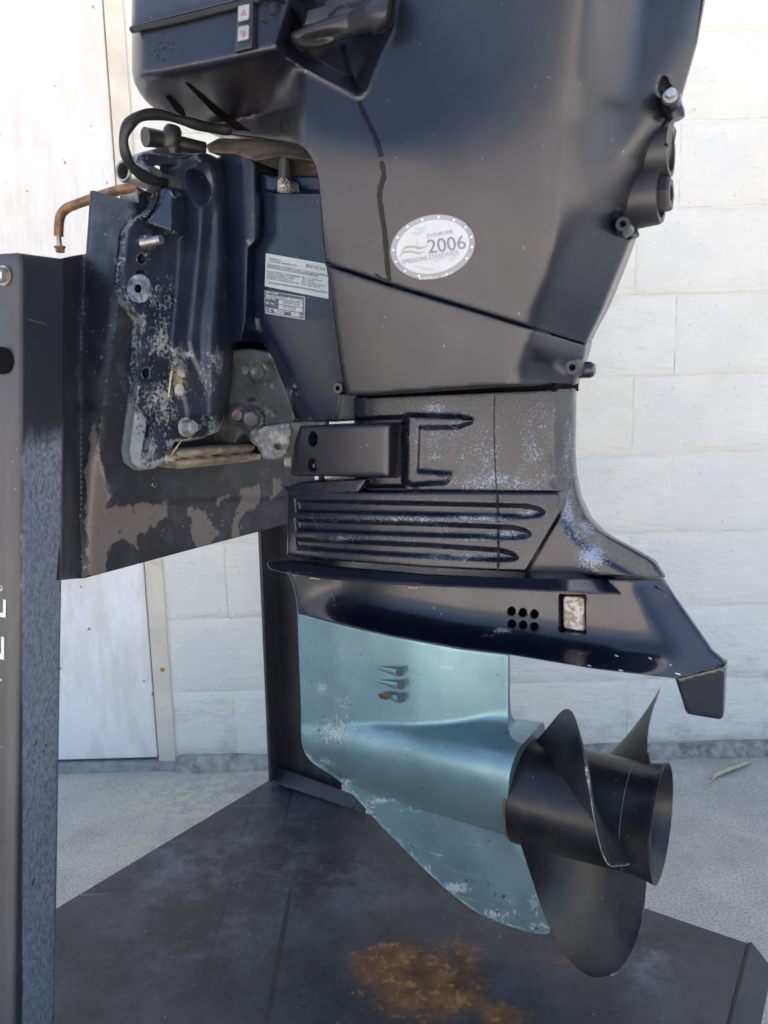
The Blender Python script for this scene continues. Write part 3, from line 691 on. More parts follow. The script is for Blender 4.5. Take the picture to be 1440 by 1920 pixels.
for (pts, ww) in (([(752, 474), (760, 464), (775, 463), (790, 465), (803, 459)], 4.5), ([(748, 483), (757, 473), (772, 472), (786, 475), (796, 471)], 4.0)):
    p = spl(pts, 5); n_ = len(p); L = [q+A(0, -ww/2*min(1, 3*(1-i/n_))*min(1, .3+3*i/n_)) for i, q in enumerate(p)]; R_ = [q+A(0, ww/2*min(1, 3*(1-i/n_))*min(1, .3+3*i/n_)) for i, q in enumerate(p)]
    decal('wave_mark', stk, m_grn, None, h_cowl, lift=.0013, tris=(np.array(L+R_), [(i, i+1, n_+i+1, n_+i) for i in range(n_-1)]))
# ---- midsection (exhaust housing) ----
BOSS = rnd_poly([(764, 779), (865, 783, 2), (886, 789), (860, 800), (786, 801, 4), (783, 884, 4), (846, 890), (838, 903), (770, 908, 5), (762, 900)], 4)
NOTCH = [(664, 786), (757, 781), (757, 912), (664, 912)]
def h_mid(x, y):
    h = .060-.00001*(y-740)*0
    h = .054-.015*smooth01(760, 1040, x)
    P = np.stack([x, y], 1)
    # leading edge rolls forward
    h = h-.00035*softplus(682-x, 6)*(y < 905)
    # raised boss around the mount
    s = sdf(P, BOSS); h = h+.0055*smooth01(-6, 4, s)
    s = sdf(P, [(664, 786), (757, 781), (757, 912), (664, 912)]); h = h-.006*smooth01(-4, 4, s)
    return h
AFT = [(1037, 729), (1043, 800), (1048, 925), (1053, 952), (1064, 978), (1082, 1000), (1106, 1014), (1160, 1033), (1226, 1059)]
MSIL = [(1074, 700), (1074, 780), (1073, 850), (1076, 897), (1085, 938), (1100, 970), (1122, 993), (1146, 1008), (1185, 1029), (1225, 1053), (1246, 1083)]
def h_midA(x, y):
    h = h_mid(x, y); d = polyd(np.stack([x, y], 1), AFT); xr = np.interp(y, [p[1] for p in AFT], [p[0] for p in AFT]); q = (x > xr)
    
    so = polyd(np.stack([x, y], 1), MSIL); return smin(h, .001+.00095*so, .0035)
mid_o = [(664, 746, 2), (1037, 730, 1), (1073, 728, 2)]+spl([(1074, 780), (1073, 850), (1076, 897), (1085, 938), (1100, 970), (1122, 993), (1146, 1008), (1185, 1029), (1225, 1053), (1246, 1083)], 3)+[(1150, 1080), (990, 1077), (984, 1072), (1050, 968), (1048, 922), (700, 921), (664, 921)]
def h_midB(x, y):
    h = h_midA(x, y); return np.maximum(h, .004)
wmid = blobs([(a, b, c*1.35, d*1.35, e) for a, b, c, d, e in ((820, 830, 55, 45, .34), (900, 850, 60, 80, .34), (1000, 840, 40, 90, .36), (930, 900, 120, 25, .42), (1065, 850, 14, 90, .4), (1062, 950, 18, 40, .55), (820, 765, 40, 10, .5), (1110, 1040, 28, 24, .75), (1090, 1000, 30, 30, .45), (1000, 780, 60, 40, .3), (700, 800, 50, 30, .1), (830, 850, 300, 150, .16))])
slab('midsection', motor, m_leg, rnd_poly(mid_o, 0), h_midB, step=5, rnd=(3, .002), sharp=60, extra=np.concatenate([rings_of(BOSS, (-6, -4, -2, 0, 2, 4)), rings_of(NOTCH, (-4, -2, 0, 2, 4))]), wear=lambda x, y: .80*wmid(x, y)+.05)
# ribbed panel with three grooves
rib_o = rnd_poly([(540, 919, 3), (700, 922), (1049, 923, 3), (1052, 958, 6), (986, 1073, 4), (800, 1064), (640, 1052), (538, 1041, 3)], 2)
GRV = [[(553, 936), (800, 941), (985, 945.5, 9), (1012, 951, 9), (1024, 961, 5), (1013, 969, 6), (985, 972, 6), (760, 966), (556, 961)], [(553, 972), (800, 979), (962, 986, 9), (986, 992, 9), (998, 1002, 5), (987, 1009, 6), (962, 1011, 6), (740, 1004), (556, 996)], [(553, 1008), (800, 1019), (940, 1028.5, 9), (963, 1036, 8), (974, 1046, 5), (963, 1052, 6), (938, 1053, 6), (730, 1042), (556, 1030)]]
GRV = [rnd_poly(g, 1) for g in GRV]
def h_rib(x, y):
    P = np.stack([x, y], 1); h = .0655+.00003*(y-920)-.0225*smooth01(760, 1045, x)
    for g in GRV: h = h-.0058*smooth01(-2, 8, sdf(P, g))
    return h
ge = np.concatenate([rings_of(g, (-3, -1.5, 0, 1.7, 3.4, 5.2, 7, 9), 3.5) for g in GRV])
wrib = blobs([(760, 975, 180, 9, .44), (900, 970, 110, 8, .55), (950, 1003, 60, 12, .55), (850, 1044, 110, 8, .5), (640, 1010, 80, 8, .4), (990, 962, 34, 9, .55), (570, 1030, 30, 8, .4), (800, 1000, 300, 90, .17), (1020, 940, 30, 20, .3), (900, 1010, 60, 8, .4)])
slab('ribbed_panel', motor, m_leg, rib_o, h_rib, back=.0, step=4, rnd=(4, .004), sharp=60, wear=lambda x, y: .85*wrib(x, y)+.04, extra=ge)
for yy in (952, 986, 1020): slab('vent_block', motor, m_leg, rnd_poly([(541, yy-13), (551, yy-13), (553, yy+11), (543, yy+11)], 2), .0645, back=.055, step=4, rnd=(2, .001))
streak([(927, 742), (926, 800), (928, 870), (931, 919)], 1.6, h_midB, m_grease, lift=.0008)
streak([(932, 926), (934, 990), (934, 1060), (932, 1068)], 4.5, h_rib, m_grease, lift=.0007)
# dark gasket between cowl and leg
slab('gasket', motor, m_dark, [(668, 738), (1040, 719), (1040, 734), (668, 752)], .036, step=10)
# top ledge of the ribbed part, in front
slab('front_ledge', motor, m_leg, rnd_poly([(531, 914, 3), (560, 905), (690, 897), (672, 924), (540, 926)], 2), .066, step=5, rnd=(3, .002), wear=blobs([(600, 910, 70, 10, .2)]))
# ---- splash plate (lip) and upper gearcase ----
sp_o = rnd_poly([(500, 1056, 5), (512, 1050), (545, 1049), (640, 1062), (800, 1076), (990, 1084), (1244, 1085, 2), (1263, 1117, 2), (1119, 1114), (927, 1105), (736, 1096), (608, 1086), (544, 1077), (506, 1068, 5)], 2)
slab('splash_lip', motor, m_gear, sp_o, lambda x, y: .066+.00055*(y-lerpline(x, [(500, 1045), (640, 1060), (990, 1083), (1263, 1085)]))-.080*smooth01(1040, 1262, x), back=None, step=5, rnd=(3.5, .003), sharp=45, wear=blobs([(560, 1074, 60, 5, .32), (800, 1086, 60, 8, .1)]))
BOT = [(556, 1152), (582, 1154), (640, 1171), (736, 1193), (863, 1216), (956, 1228), (1119, 1255), (1266, 1272)]
gc_o = [(536, 1072, 2)]+spl([(545, 1085), (552, 1108), (556, 1130), (557, 1152)], 3)+BOT[1:]+[(1290, 1268, 3), (1364, 1244, 3), (1336, 1220), (1264, 1117), (1244, 1086), (990, 1084), (760, 1084)]
WIN = rnd_poly([(1049, 1115), (1098, 1116), (1098, 1190), (1049, 1184)], 3)
HL = [(959, 1146), (980.5, 1148.5), (1002, 1151.5), (959.5, 1169.5), (981, 1172), (1002, 1175)]
def h_gc(x, y):
    yb = lerpline(x, [(540, 1152)]+BOT[1:]+[(1366, 1245)])
    h = .030+.012*smooth01(557, 700, x)*0+.00003*(x-557)*(x < 800)+.0073*(x >= 800)*0
    h = .034 - .012*smooth01(640, 545, x)
    d = np.clip(yb-y, 0, 400)
    h = h+.036*np.exp(-(d/26)**1.35)*smooth01(545, 700, x)+.004*np.exp(-(d/70)**2)
    dd = (1244-x)*0
    xe = np.interp(y, [1085, 1117, 1220, 1245], [1244, 1264, 1336, 1366]); h = smin(h, .001+.0006*polyd(np.stack([x, y], 1), [(1244, 1080), (1264, 1117), (1336, 1220), (1366, 1245)]), .004)
    return np.maximum(h, .003)
gcase = slab('upper_gearcase', motor, m_gear, gc_o, h_gc, step=5, extra=np.concatenate([rings_of(ell(a, b, 7, 7.6, 0, 12), (-1.5, -3.5), 3) for a, b in HL]+[rings_of(WIN, (-2, -4), 4)]), holes=[ell(a, b, 7, 7.6, 0, 12) for a, b in HL]+[WIN], rnd=(3, .0025), sharp=45, wear=blobs([(940, 1182, 30, 9, .5), (915, 1192, 22, 6, .35), (1090, 1180, 20, 6, .2), (625, 1120, 10, 20, .3), (1100, 1248, 60, 4, .25), (1330, 1235, 20, 6, .2)]))
slab('hole_back', motor, m_dark, [(945, 1130), (1015, 1136), (1015, 1190), (945, 1184)], .020, step=20)
slab('window_back', motor, m_dark, [(1040, 1108), (1106, 1108), (1106, 1196), (1040, 1190)], .014, step=20)
def mat_stone():
    b = NB('speckled anode block'); v = b.vor(260, 'F1'); c = b.mix(b.ramp(b.noise(190, 3, .6), .46, .56), (.30, .25, .20), (.58, .56, .54)); b.set('Base Color', c); b.set('Roughness', .8); b.bump(b.noise(240, 3), .5, .002); return b.m
slab('side_anode', motor, mat_stone(), rnd_poly([(1056, 1117), (1096, 1119), (1097, 1184), (1057, 1178)], 7), .030, back=.012, step=5, rnd=(4, .003))
for a, b_ in ((775, 1101), (590, 1083)): slab('mounting_lug', motor, m_anode, rnd_poly([(a-10, b_-3), (a+10, b_-2), (a+9, b_+4), (a-9, b_+3)], 2), .068, back=.05, step=3, rnd=(2, .001))
# white scratches
for (a, b_, c, d_) in ((1153, 1228, 1159, 1231), (1216, 1233, 1222, 1236), (1256, 1246, 1259, 1248), (1266, 1262, 1276, 1265), (1160, 1256, 1168, 1258), (1102, 1247, 1108, 1249)): streak([(a, b_), ((a+c)/2, (b_+d_)/2), (c, d_)], 1.8, h_gc, m_wprint, 'scratch', lift=.0007)
# trim tab
slab('trim_tab', motor, m_gear, rnd_poly([(1266, 1272, 1), (1359, 1248, 1), (1356, 1345, 7), (1349, 1349, 3), (1290, 1339, 4), (1285, 1332, 3)], 1), lambda x, y: .014-.00004*(x-1266)-.00004*(y-1260), step=6, rnd=(3, .003), sharp=45)
# ---- lower gearcase: strut, torpedo, skeg ----
TA0, TA1 = A(600, 1388), A(957, 1471)
lg_o = [(558, 1150, 1), (640, 1171), (736, 1193), (863, 1216), (953, 1227), (953, 1300)]+spl([(954, 1366), (959, 1380), (970, 1389), (982, 1393)], 3)+spl([(969, 1412), (957, 1450), (952, 1500), (952, 1540), (956, 1562)], 3)+[(960, 1570), (989, 1622), (1015, 1696), (1036, 1735, 3)]+spl([(1034, 1744), (1026, 1751), (1008, 1751), (962, 1739), (899, 1714), (851, 1680), (804, 1638), (760, 1594), (714, 1548), (680, 1510), (648, 1476), (620, 1452), (588, 1432), (572, 1412), (565, 1385), (565, 1340)], 3)+[(560, 1210)]
def h_lg(x, y):
    d = TA1-TA0; L = np.linalg.norm(d); e = d/L; nn = A(e[1], -e[0])
    s = ((x-TA0[0])*e[0]+(y-TA0[1])*e[1])/L; q = (x-TA0[0])*nn[0]+(y-TA0[1])*nn[1]     # q>0 above the axis
    R = np.interp(s, [-.12, 0, .1, .25, .5, .8, 1.1], [16, 42, 56, 68, 79, 88, 93])
    wt = np.interp(s, [-.12, 0, .1, .25, .5, .8, 1.1], [.008, .020, .027, .034, .043, .050, .053])
    c = np.sqrt(np.clip(1-(q/R)**2, 0, 1)); tt = np.clip(q/R-.8, 0, 9); c = np.where(q/R > .8, .6*np.exp(-2.2*tt-2.5*tt*tt), c); ht = wt*c
    strut = .020*smooth01(548, 640, x)*(1-.93*smooth01(760, 958, x))+.0018
    skeg = .0065*np.clip(1-(y-1480)/420, .35, 1)*(1-.5*smooth01(900, 1040, x))
    base = np.where(q > 0, strut, skeg)
    base = skeg+(strut-skeg)*smooth01(-R*.55, R*.2, q)
    # fillet: upper side blends softly, lower side meets the skeg in a crease
    return np.maximum(smax(ht, base, .0011), .0012)
wlg = blobs([(600, 1290, 24, 20, .5), (640, 1310, 30, 16, .36), (625, 1370, 60, 34, .62), (690, 1385, 30, 24, .45), (610, 1430, 30, 14, .5), (650, 1465, 30, 10, .62), (715, 1500, 50, 10, .62), (760, 1520, 50, 10, .48), (690, 1510, 20, 16, .4), (760, 1590, 60, 30, .32), (850, 1665, 50, 14, .75), (930, 1715, 60, 14, .66), (1010, 1738, 30, 12, .62), (940, 1690, 60, 20, .34), (820, 1600, 40, 20, .36), (1000, 1690, 20, 40, .4), (800, 1625, 20, 20, .5)])
lowerg = slab('lower_gearcase', motor, m_blue, rnd_poly(lg_o, 0), h_lg, step=5, rnd=(3, .0012), sharp=60, wear=lambda x, y: np.maximum(wlg(x, y)*.84, .46*np.exp(-(polyd(np.stack([x, y], 1), [(572, 1412), (588, 1432), (648, 1476), (714, 1548), (804, 1638), (851, 1680), (899, 1714), (962, 1739), (1026, 1751)])/9)**2)), extra=[TA0+(TA1-TA0)*t+A(.226, -.974)*(-r*(42+50*min(1, t*1.3))) for t in np.linspace(.12, .98, 70) for r in (.8, .9, .96, .99, 1.02, 1.08)])
# chipped dark leading edge of the skeg
pe = spl([(815, 1650), (851, 1681), (880, 1703), (905, 1717)], 4)
m_chip = simple('bare dark metal', (.09, .065, .045), .7, .2, .5, 120, .4)
part('worn_edge', tube([M3(a, b, .0) for a, b in pe], lambda t: .0024*math.sin(math.pi*(.1+.8*t)), 7), m_chip, motor)
# water intakes
for a, b_, c, d_, fl in ((693, 1253, 748, 1260, 0), (694, 1278, 750, 1285, 0), (696, 1300, 750, 1310, 1)):
    o_ = spl([(a, b_), (a+20, b_-4.5), (c-6, d_-8.5), (c+6, d_-7), (c+8, d_+1), (c+5, d_+8), (c-8, d_+7), (a+22, b_+5)], 4, True)
    k = slab('water_intake', motor, m_blue, o_, lambda x, y, a=a, c=c: h_lg(x, y)+.0002+.006*smooth01(a, c, x), back=.004, step=3, rnd=(5, .005), sharp=60)
    decal('intake_screen', k, m_dark, ell(c+1, d_, 7, 8, 0, 16), lambda x, y, c=c: h_lg(x, y)+.0066, lift=.0002, step=4)
    for g in range(-2, 3):
        for hz in (0, 1):
            r_ = math.sqrt(max(0, 1-(g/2.8)**2)); p0, p1 = (A(c+1-7*r_, d_+g*2.9), A(c+1+7*r_, d_+g*2.9)) if hz else (A(c+1+g*2.6, d_-8*r_), A(c+1+g*2.6, d_+8*r_))
            dd = (p1-p0)/np.linalg.norm(p1-p0); nn = A(-dd[1], dd[0])*.32
            decal('screen_wire', k, m_print, None, lambda x, y: h_lg(x, y)+.0066, lift=.0006, tris=(np.array([p0+nn, p1+nn, p1-nn, p0-nn]), [(0, 1, 2, 3)]))
    if fl: decal('flaked_patch', k, m_chip, rnd_poly([(709, 1301), (722, 1299), (738, 1300), (733, 1308), (725, 1313), (712, 1309)], 2), lambda x, y, a=a, c=c: h_lg(x, y)+.0002+.006*smooth01(a, c, x), lift=.0005, step=3)
# ---- propeller ----
ax0, ax1 = M3(980, 1484, 0), M3(1241, 1538, 0); AZ = (ax0[2]+ax1[2])/2; HL_ = ax1[0]-ax0[0]
print('axis', ax0, ax1, 'len', HL_)
PO = (ax0[0], 0, AZ)
prop = bpy.data.objects.new('propeller', None); COL.objects.link(prop); prop.parent = motor; prop.location = PO
RH = .0515
hub = part('hub', lathe([(0.0, RH*.80), (.000, RH*.985), (.003, RH*1.0), (.02, RH*1.02), (HL_*.5, RH*.995), (HL_*.80, RH*.975), (HL_*.88, RH*.985), (HL_*.93, RH*1.01), (HL_*.97, RH*1.03), (HL_-.001, RH*1.05), (HL_+.0004, RH*1.05), (HL_+.0005, RH*1.03), (HL_-.006, RH*.98), (HL_*.9, RH*.9), (HL_*.5, RH*.86), (HL_*.3, RH*.5), (HL_*.3, .004)], 64), m_prop, prop)
part('hub_line', lathe([(HL_*.80, RH*.9), (HL_*.80, RH*.979), (HL_*.8012, RH*.979), (HL_*.8015, RH*.9)], 64, cap=False), m_corr, prop)
part('hub_ring', lathe([(-.001, RH*.7), (-.001, RH*1.0), (.0014, RH*1.006), (.0014, RH*.8)], 64, cap=False), m_chip, prop)
RT = .155
def blade(phi0, uc=.066):
    nr, ns = 26, 22; V = []
    for side in (1, -1):
        for i in range(nr):
            s = i/(nr-1); r = RH*.93+(RT-RH*.93)*s
            beta = math.atan2(.34, 2*math.pi*r)
            ch = .146*max(0, 1-((s-.38)/.622)**2.5)**.5 if s > .38 else .146+.006*((.38-s)/.38)**2
            skew = .022*s*(1-s)-.002*s**3
            for j in range(ns):
                t = -.5+j/(ns-1); t2 = .5*math.sin(math.pi*t)
                a = t2*ch+skew
                cam_ = .003*(1-4*t2*t2)*min(1, ch/.1)
                tk = (.0095*(1-s)**1.6+.0022)*max(.12, (1-(2*abs(t2))**2.5))
                ph = phi0-a*math.cos(beta)/r
                u = uc+.032*s - a*math.sin(beta)+ (cam_+side*tk*.5)*math.cos(beta)
                ph += (cam_+side*tk*.5)*math.sin(beta)/r*-1
                V.append((u, -r*math.sin(ph), r*math.cos(ph)))
    F = []; N = nr*ns
    for sd_ in (0, 1):
        for i in range(nr-1):
            for j in range(ns-1):
                a = sd_*N+i*ns+j; q = (a, a+1, a+ns+1, a+ns); F.append(q if sd_ == 0 else q[::-1])
    bd = [i for i in range(ns)]+[i*ns+ns-1 for i in range(1, nr)]+[(nr-1)*ns+j for j in range(ns-2, -1, -1)]+[i*ns for i in range(nr-2, 0, -1)]
    for k in range(len(bd)):
        a, b_ = bd[k], bd[(k+1) % len(bd)]; F.append((a, b_, b_+N, a+N))
    o = part('blade', (np.array(V), F), m_prop, prop, sharp=60)
    at = o.data.attributes.new('wear', 'FLOAT', 'POINT'); vals = []
    for sd_ in (0, 1):
        for i in range(nr):
            for j in range(ns): vals.append(.5 if (j in (0,) or (j == 1 and i % 3 == 0) or i == nr-1) and i > 2 else .06)
    at.data.foreach_set('value', np.array(vals, np.float32))
    return o
for ph in (60, 180, -60): blade(math.radians(ph+PH0))
# ---- swivel bracket (behind the cowl) with its two labels ----
sw_o = rnd_poly([(484, 306), (491, 325), (515, 331), (524, 330), (600, 330), (664, 420), (664, 700), (640, 742), (634, 791, 5), (565, 791, 4), (558, 784, 4), (538, 739), (513, 677), (477, 619), (466, 605), (462, 572), (466, 500), (471, 470), (487, 446), (491, 373), (484, 357)], 3)
def h_swv(x, y):
    xf = np.interp(y, [300, 355, 366, 440, 466, 476, 598, 640, 680, 740, 790], [494, 494, 513, 513, 497, 494, 494, 515, 536, 562, 585])
    return .046-.0011*softplus(xf-x, 2.5)-.012*smooth01(362, 356, y)-.0002*np.clip(y-600, 0, 300)*.3
swv = slab('swivel_bracket', motor, m_swv_shade, sw_o, h_swv, step=5, rnd=(3, .0025), sharp=45, wear=blobs([(480, 610, 16, 26, .5), (545, 730, 22, 30, .34), (590, 785, 40, 8, .3), (505, 400, 14, 50, .28), (480, 540, 14, 60, .22)]))
arm_o = rnd_poly([(398, 300), (430, 285, 8), (452, 283), (469, 289, 6), (483, 305, 5), (484, 357), (491, 373, 4), (487, 446, 4), (467, 466), (462, 600), (452, 640), (425, 640), (400, 420)], 2)
slab('swivel_arm', motor, m_swv_shade, arm_o, lambda x, y: .042-.0006*softplus(x-474, 3)-.0004*np.clip(455-x, 0, 60), step=5, rnd=(5, .004), wear=blobs([(478, 410, 8, 50, .34), (440, 300, 20, 8, .2), (470, 455, 10, 8, .5)]))
slab('steering_arm', motor, simple('dusty metal', (.075, .066, .058), .6, .2, .5, 40, .2, ((.16, .13, .10), 25, .5)), rnd_poly([(386, 272), (410, 259), (500, 262), (612, 282), (612, 306), (523, 293), (480, 302), (440, 288), (392, 286)], 3), lambda x, y: .025+.0008*(y-262), back=-.02, step=8, rnd=(5, .004))
m_under = simple('grimy underside', (.016, .014, .013), .75, 0, .5, 40, .4, ((.07, .05, .035), 30, .55))
slab('cowl_underside', motor, m_under, rnd_poly([(500, 246), (570, 262), (640, 300), (640, 470), (600, 470), (590, 352), (546, 345), (545, 300), (520, 282)], 3), .028, back=-.03, step=10)
slab('support_post', motor, m_cast, rnd_poly([(525, 291), (543, 291), (548, 352), (519, 352)], 3), lambda x, y: .048-.0007*np.abs(x-533), back=.0, step=5, rnd=(4, .004))
lump = slab('corrosion_lump', motor, m_corr, rnd_poly([(521, 338), (530, 331), (546, 338), (548, 354), (540, 362), (520, 360)], 4), lambda x, y: .054+.003*np.sin(x*.9)*np.cos(y*.8), back=.04, step=3, rnd=(6, .006))
for k in range(26): 
    a, b_ = random.choice([(528, 277, 14, 8), (575, 288, 12, 12), (593, 312, 5, 22), (586, 300, 8, 20)])[:2], 0
    cx, cy = a[0]+random.gauss(0, 7), a[1]+random.gauss(0, 9)
    if cx > 594: continue
    part('rust_flake', along([(0, random.uniform(.0015, .004)), (.0015, random.uniform(.0005, .002))], M3(cx, cy, .031), (random.uniform(-.3, .3), -1, random.uniform(-.3, .3)), random.randint(5, 7)), m_rustd, motor)
# labels
def P2(o, ex, ey):                       # affine map from the zoomed label sheet to pixels
    return lambda x, y: (o[0]+x/ex, o[1]+y/ey)
L9 = P2((480, 460), 9, 9)
em = decal('emission_label', motor, m_label, rnd_poly([L9(165, 132), L9(1212, 318), L9(1224, 905), L9(148, 690)], 1.6), h_swv, lift=.0008)
for s, a, b_, hh, ink in (('EMISSION', (225, 240), (422, 276), 32, m_ink), ('CONTROL INFORMATION', (225, 283), (690, 362), 32, m_ink), ('BRP US Inc.', (840, 372), (1182, 432), 62, m_ink),
    ('THIS ENGINE CONFORMS TO 2007 U.S. EPA AND CALIFORNIA', (188, 340), (1208, 532), 38, m_ink), ('EMISSION REGULATIONS FOR SI MARINE ENGINES', (188, 378), (1045, 538), 36, m_ink),
    ('ENGINE FAMILY: 7BCXM0864D0', (188, 452), (742, 552), 34, m_ink), ('FEL: 17.11 G/KW-HR', (770, 555), (1112, 618), 34, m_ink), ('DISPLACEMENT CLASS:', (186, 488), (660, 572), 32, m_ink), ('ADV. 40 HP', (770, 592), (965, 628), 32, m_ink),
    ('EMISSION PART NO. SDI', (186, 526), (610, 602), 32, m_ink), ('IDLE: 750 RPM  700 CC', (770, 630), (1160, 702), 32, m_ink), ('EMISSION CONTROLS: ECM, DFI', (186, 566), (720, 662), 34, m_ink), ('ENG. DISP: 864 CC', (770, 668), (1085, 728), 32, m_ink),
    ('SEE OWNER MANUAL FOR MAINTENANCE SPECIFICATIONS', (212, 645), (1192, 815), 40, m_ink)):
    put_text('lettering', em, ink, s, L9(*a), L9(*b_), hh/9, h_swv, lift=.0013, up=(.05, -1))
idp = decal('rating_plate', motor, m_silver, rnd_poly([L9(140, 755), L9(832, 868), L9(826, 1262), L9(150, 1150)], 1.2), h_swv, lift=.0008)
decal('plate_field', idp, m_ink, rnd_poly([L9(152, 772), L9(805, 880), L9(798, 1228), L9(152, 1118)], 1.5), h_swv, lift=.0011)
for q in ([(172, 822), (785, 918), (785, 975), (172, 868)], [(382, 918), (785, 982), (785, 1052), (382, 988)], [(380, 1000), (785, 1062), (785, 1135), (380, 1068)], [(272, 1065), (476, 1098), (476, 1166), (330, 1140)], [(592, 1118), (732, 1142), (732, 1208), (592, 1184)]):
    decal('plate_field', idp, m_label, [L9(*v) for v in q], h_swv, lift=.0014, step=30)
for s, a, b_, hh, ink in (('STURTEVANT, WI, USA', (205, 868), (765, 962), 44, m_ink), ('E40DPLSUM', (455, 985), (738, 1030), 50, m_ink), ('05157358', (452, 1062), (665, 1098), 50, m_ink), ('2006', (345, 1128), (462, 1150), 44, m_ink), ('BRP US INC', (172, 806), (370, 838), 30, m_wprint), ('MOD. No.', (160, 905), (330, 930), 34, m_wprint), ('SER. No.', (160, 982), (312, 1006), 34, m_wprint), ('C', (158, 1105), (196, 1110), 66, m_wprint), ('C', (215, 1116), (256, 1122), 66, m_wprint), ('-', (232, 1105), (252, 1108), 66, m_wprint), ('kg', (745, 1188), (780, 1194), 30, m_wprint), ('PWR', (490, 1120), (575, 1133), 26, m_wprint), ('40', (630, 1165), (672, 1172), 34, m_ink)):
    put_text('lettering', idp, ink, s, L9(*a), L9(*b_), hh/9, h_swv, lift=.0017, up=(.05, -1))
# ---- tilt casting low behind, dark hollow ----
slab('inner_shade_block', motor, m_dark, [(425, 560), (520, 560), (562, 800), (545, 850), (480, 850), (430, 830), (400, 800)], -.02, back=-.08, step=20)  # near-black block: shade of the gap round the tilt cylinder, as colour
tc_o = rnd_poly([(436, 656), (470, 653), (507, 660), (517, 676), (543, 742), (556, 785), (546, 800), (547, 818), (540, 846, 10), (524, 862, 12), (494, 860, 8), (482, 838), (470, 822), (454, 812, 8), (441, 832, 3), (398, 834), (385, 820), (425, 770)], 3)
def h_tc(x, y):
    h = .012+.006*smooth01(690, 670, y)+0*x
    e = np.hypot((x-481)/15, (y-697)/17); h = h+.006*smooth01(1.15, .8, e)-.003*smooth01(.7, .4, e)
    e = np.hypot(x-447, y-779); h = h+.008*smooth01(24, 17, e)-.012*smooth01(11, 8, e)
    e = np.hypot(x-474, y-787); h = h+.008*smooth01(26, 18, e)
    h = h-.008*smooth01(816, 832, y)*smooth01(475, 490, x)
    return h
slab('tilt_casting', motor, m_cast, tc_o, h_tc, back=-.06, step=4, rnd=(5, .005), sharp=50)
slab('bracket_foot', motor, m_corr, rnd_poly([(470, 806), (500, 798), (545, 792), (547, 818), (540, 846, 10), (524, 862, 12), (494, 861, 8), (484, 840), (468, 826)], 4), lambda x, y: .022+.003*np.sin(x*.3)*np.sin(y*.25)-.010*smooth01(9, 6, np.hypot(x-523, (y-837)*1.2)), back=-.05, step=4, rnd=(6, .005), sharp=50)
part('red_plug', along([(0, .0042), (.002, .004), (.0025, .001)], M3(446, 779, .010), (.3, -1, .1), 14), m_red, motor)
part('plug_ring', along([(0, .0066), (.004, .0062), (.004, .0044), (0, .0044)], M3(447, 779, .013), (.3, -1, .1), 20, cap=False), m_corr, motor)
hexbolt(474, 787, .020, .0098, d=(.35, -1, .12), mat=m_cast, ht=.008, washer=False)
put_text('cast_number', motor, m_dark, '51005', (463, 753), (480, 752), 7, h_tc, lift=.0008)
# ---- clamp bracket on the transom ----
cb_o = spl([(253, 300), (257, 291), (270, 284)], 3)+[(316, 290), (358, 292)]+spl([(368, 287), (385, 287), (405, 295), (424, 312), (437, 338), (447, 370), (456, 405), (460, 440), (461, 482), (462, 542)], 3)+[(451, 585), (438, 706), (430, 760), (412, 808, 5), (380, 822), (351, 828), (327, 829), (320, 846), (317, 860, 8), (288, 879, 9), (262, 882, 10), (245, 868, 9), (240, 845, 6), (247, 793), (256, 722), (252, 708, 3), (258, 656), (263, 602), (250, 585), (233, 562, 5), (227, 540, 4), (227, 520), (233, 470), (237, 432), (253, 408)]+spl([(275, 398), (287, 385), (294, 368), (296, 350)], 3)+[(270, 335), (254, 318)]
CH = [ell(267, 485, 9, 10, 0, 14), ell(263, 514, 8.5, 9.5, 0, 14), ell(260, 543, 6, 7, 0, 12), ell(275, 700, 9, 10.5, 0, 14), rnd_poly([(276, 768, 6), (289, 766, 6), (288, 800), (276, 848, 3), (267, 846, 3), (274, 800)], 5), ell(370, 796, 6.5, 9, 0, 14), ell(390, 787, 7.5, 9, 0, 14)]
WH = rnd_poly([(286, 316, 6), (297, 304, 6), (334, 310, 5), (340, 320, 4), (338, 346, 3), (305, 346), (290, 334, 5)], 3)
def h_cb(x, y):
    P = np.stack([x, y], 1)
    xl = np.interp(y, [280, 350, 440, 560, 640, 680, 720, 760, 830], [350, 346, 351, 345, 338, 344, 352, 360, 368])
    xr = np.interp(y, [280, 317, 420, 480, 545, 640, 740, 800], [400, 418, 434, 441, 440, 430, 414, 402])
    h = .013+.034*smooth01(-22, 30, x-xl)*(1-.35*smooth01(690, 800, y))
    dL = polyd(P, spl([(384, 372), (376, 430), (358, 560), (346, 640), (352, 700)], 6)); dR = polyd(P, spl([(376, 298), (400, 322), (413, 400), (411, 500), (400, 620), (400, 700), (398, 800)], 6))
    h = h+.007*np.exp(-(dL/15)**2)*smooth01(720, 660, y)+.011*np.exp(-(dR/18)**2)-.0009*softplus(x-xr, 2)
    e = np.hypot((x-368-.18*(y-350))/25, (y-352)/36); sc = smooth01(1.06, .72, e)
    h = h*(1-sc)+sc*(.020+.0004*np.clip(y-320, 0, 100))
    # rounded boss under the window
    s = sdf(P, rnd_poly([(297, 346), (338, 352), (352, 372), (353, 440), (330, 444), (263, 420), (285, 398), (297, 372)], 6)); h = smax(h, .013+.030*smooth01(-3, 7, s)-.0016*np.abs(x-322)*.3*(s > 0), .002)
    # lower skirt dips towards its tip
    return np.maximum(h, .006)-.006*smooth01(830, 850, y)*0
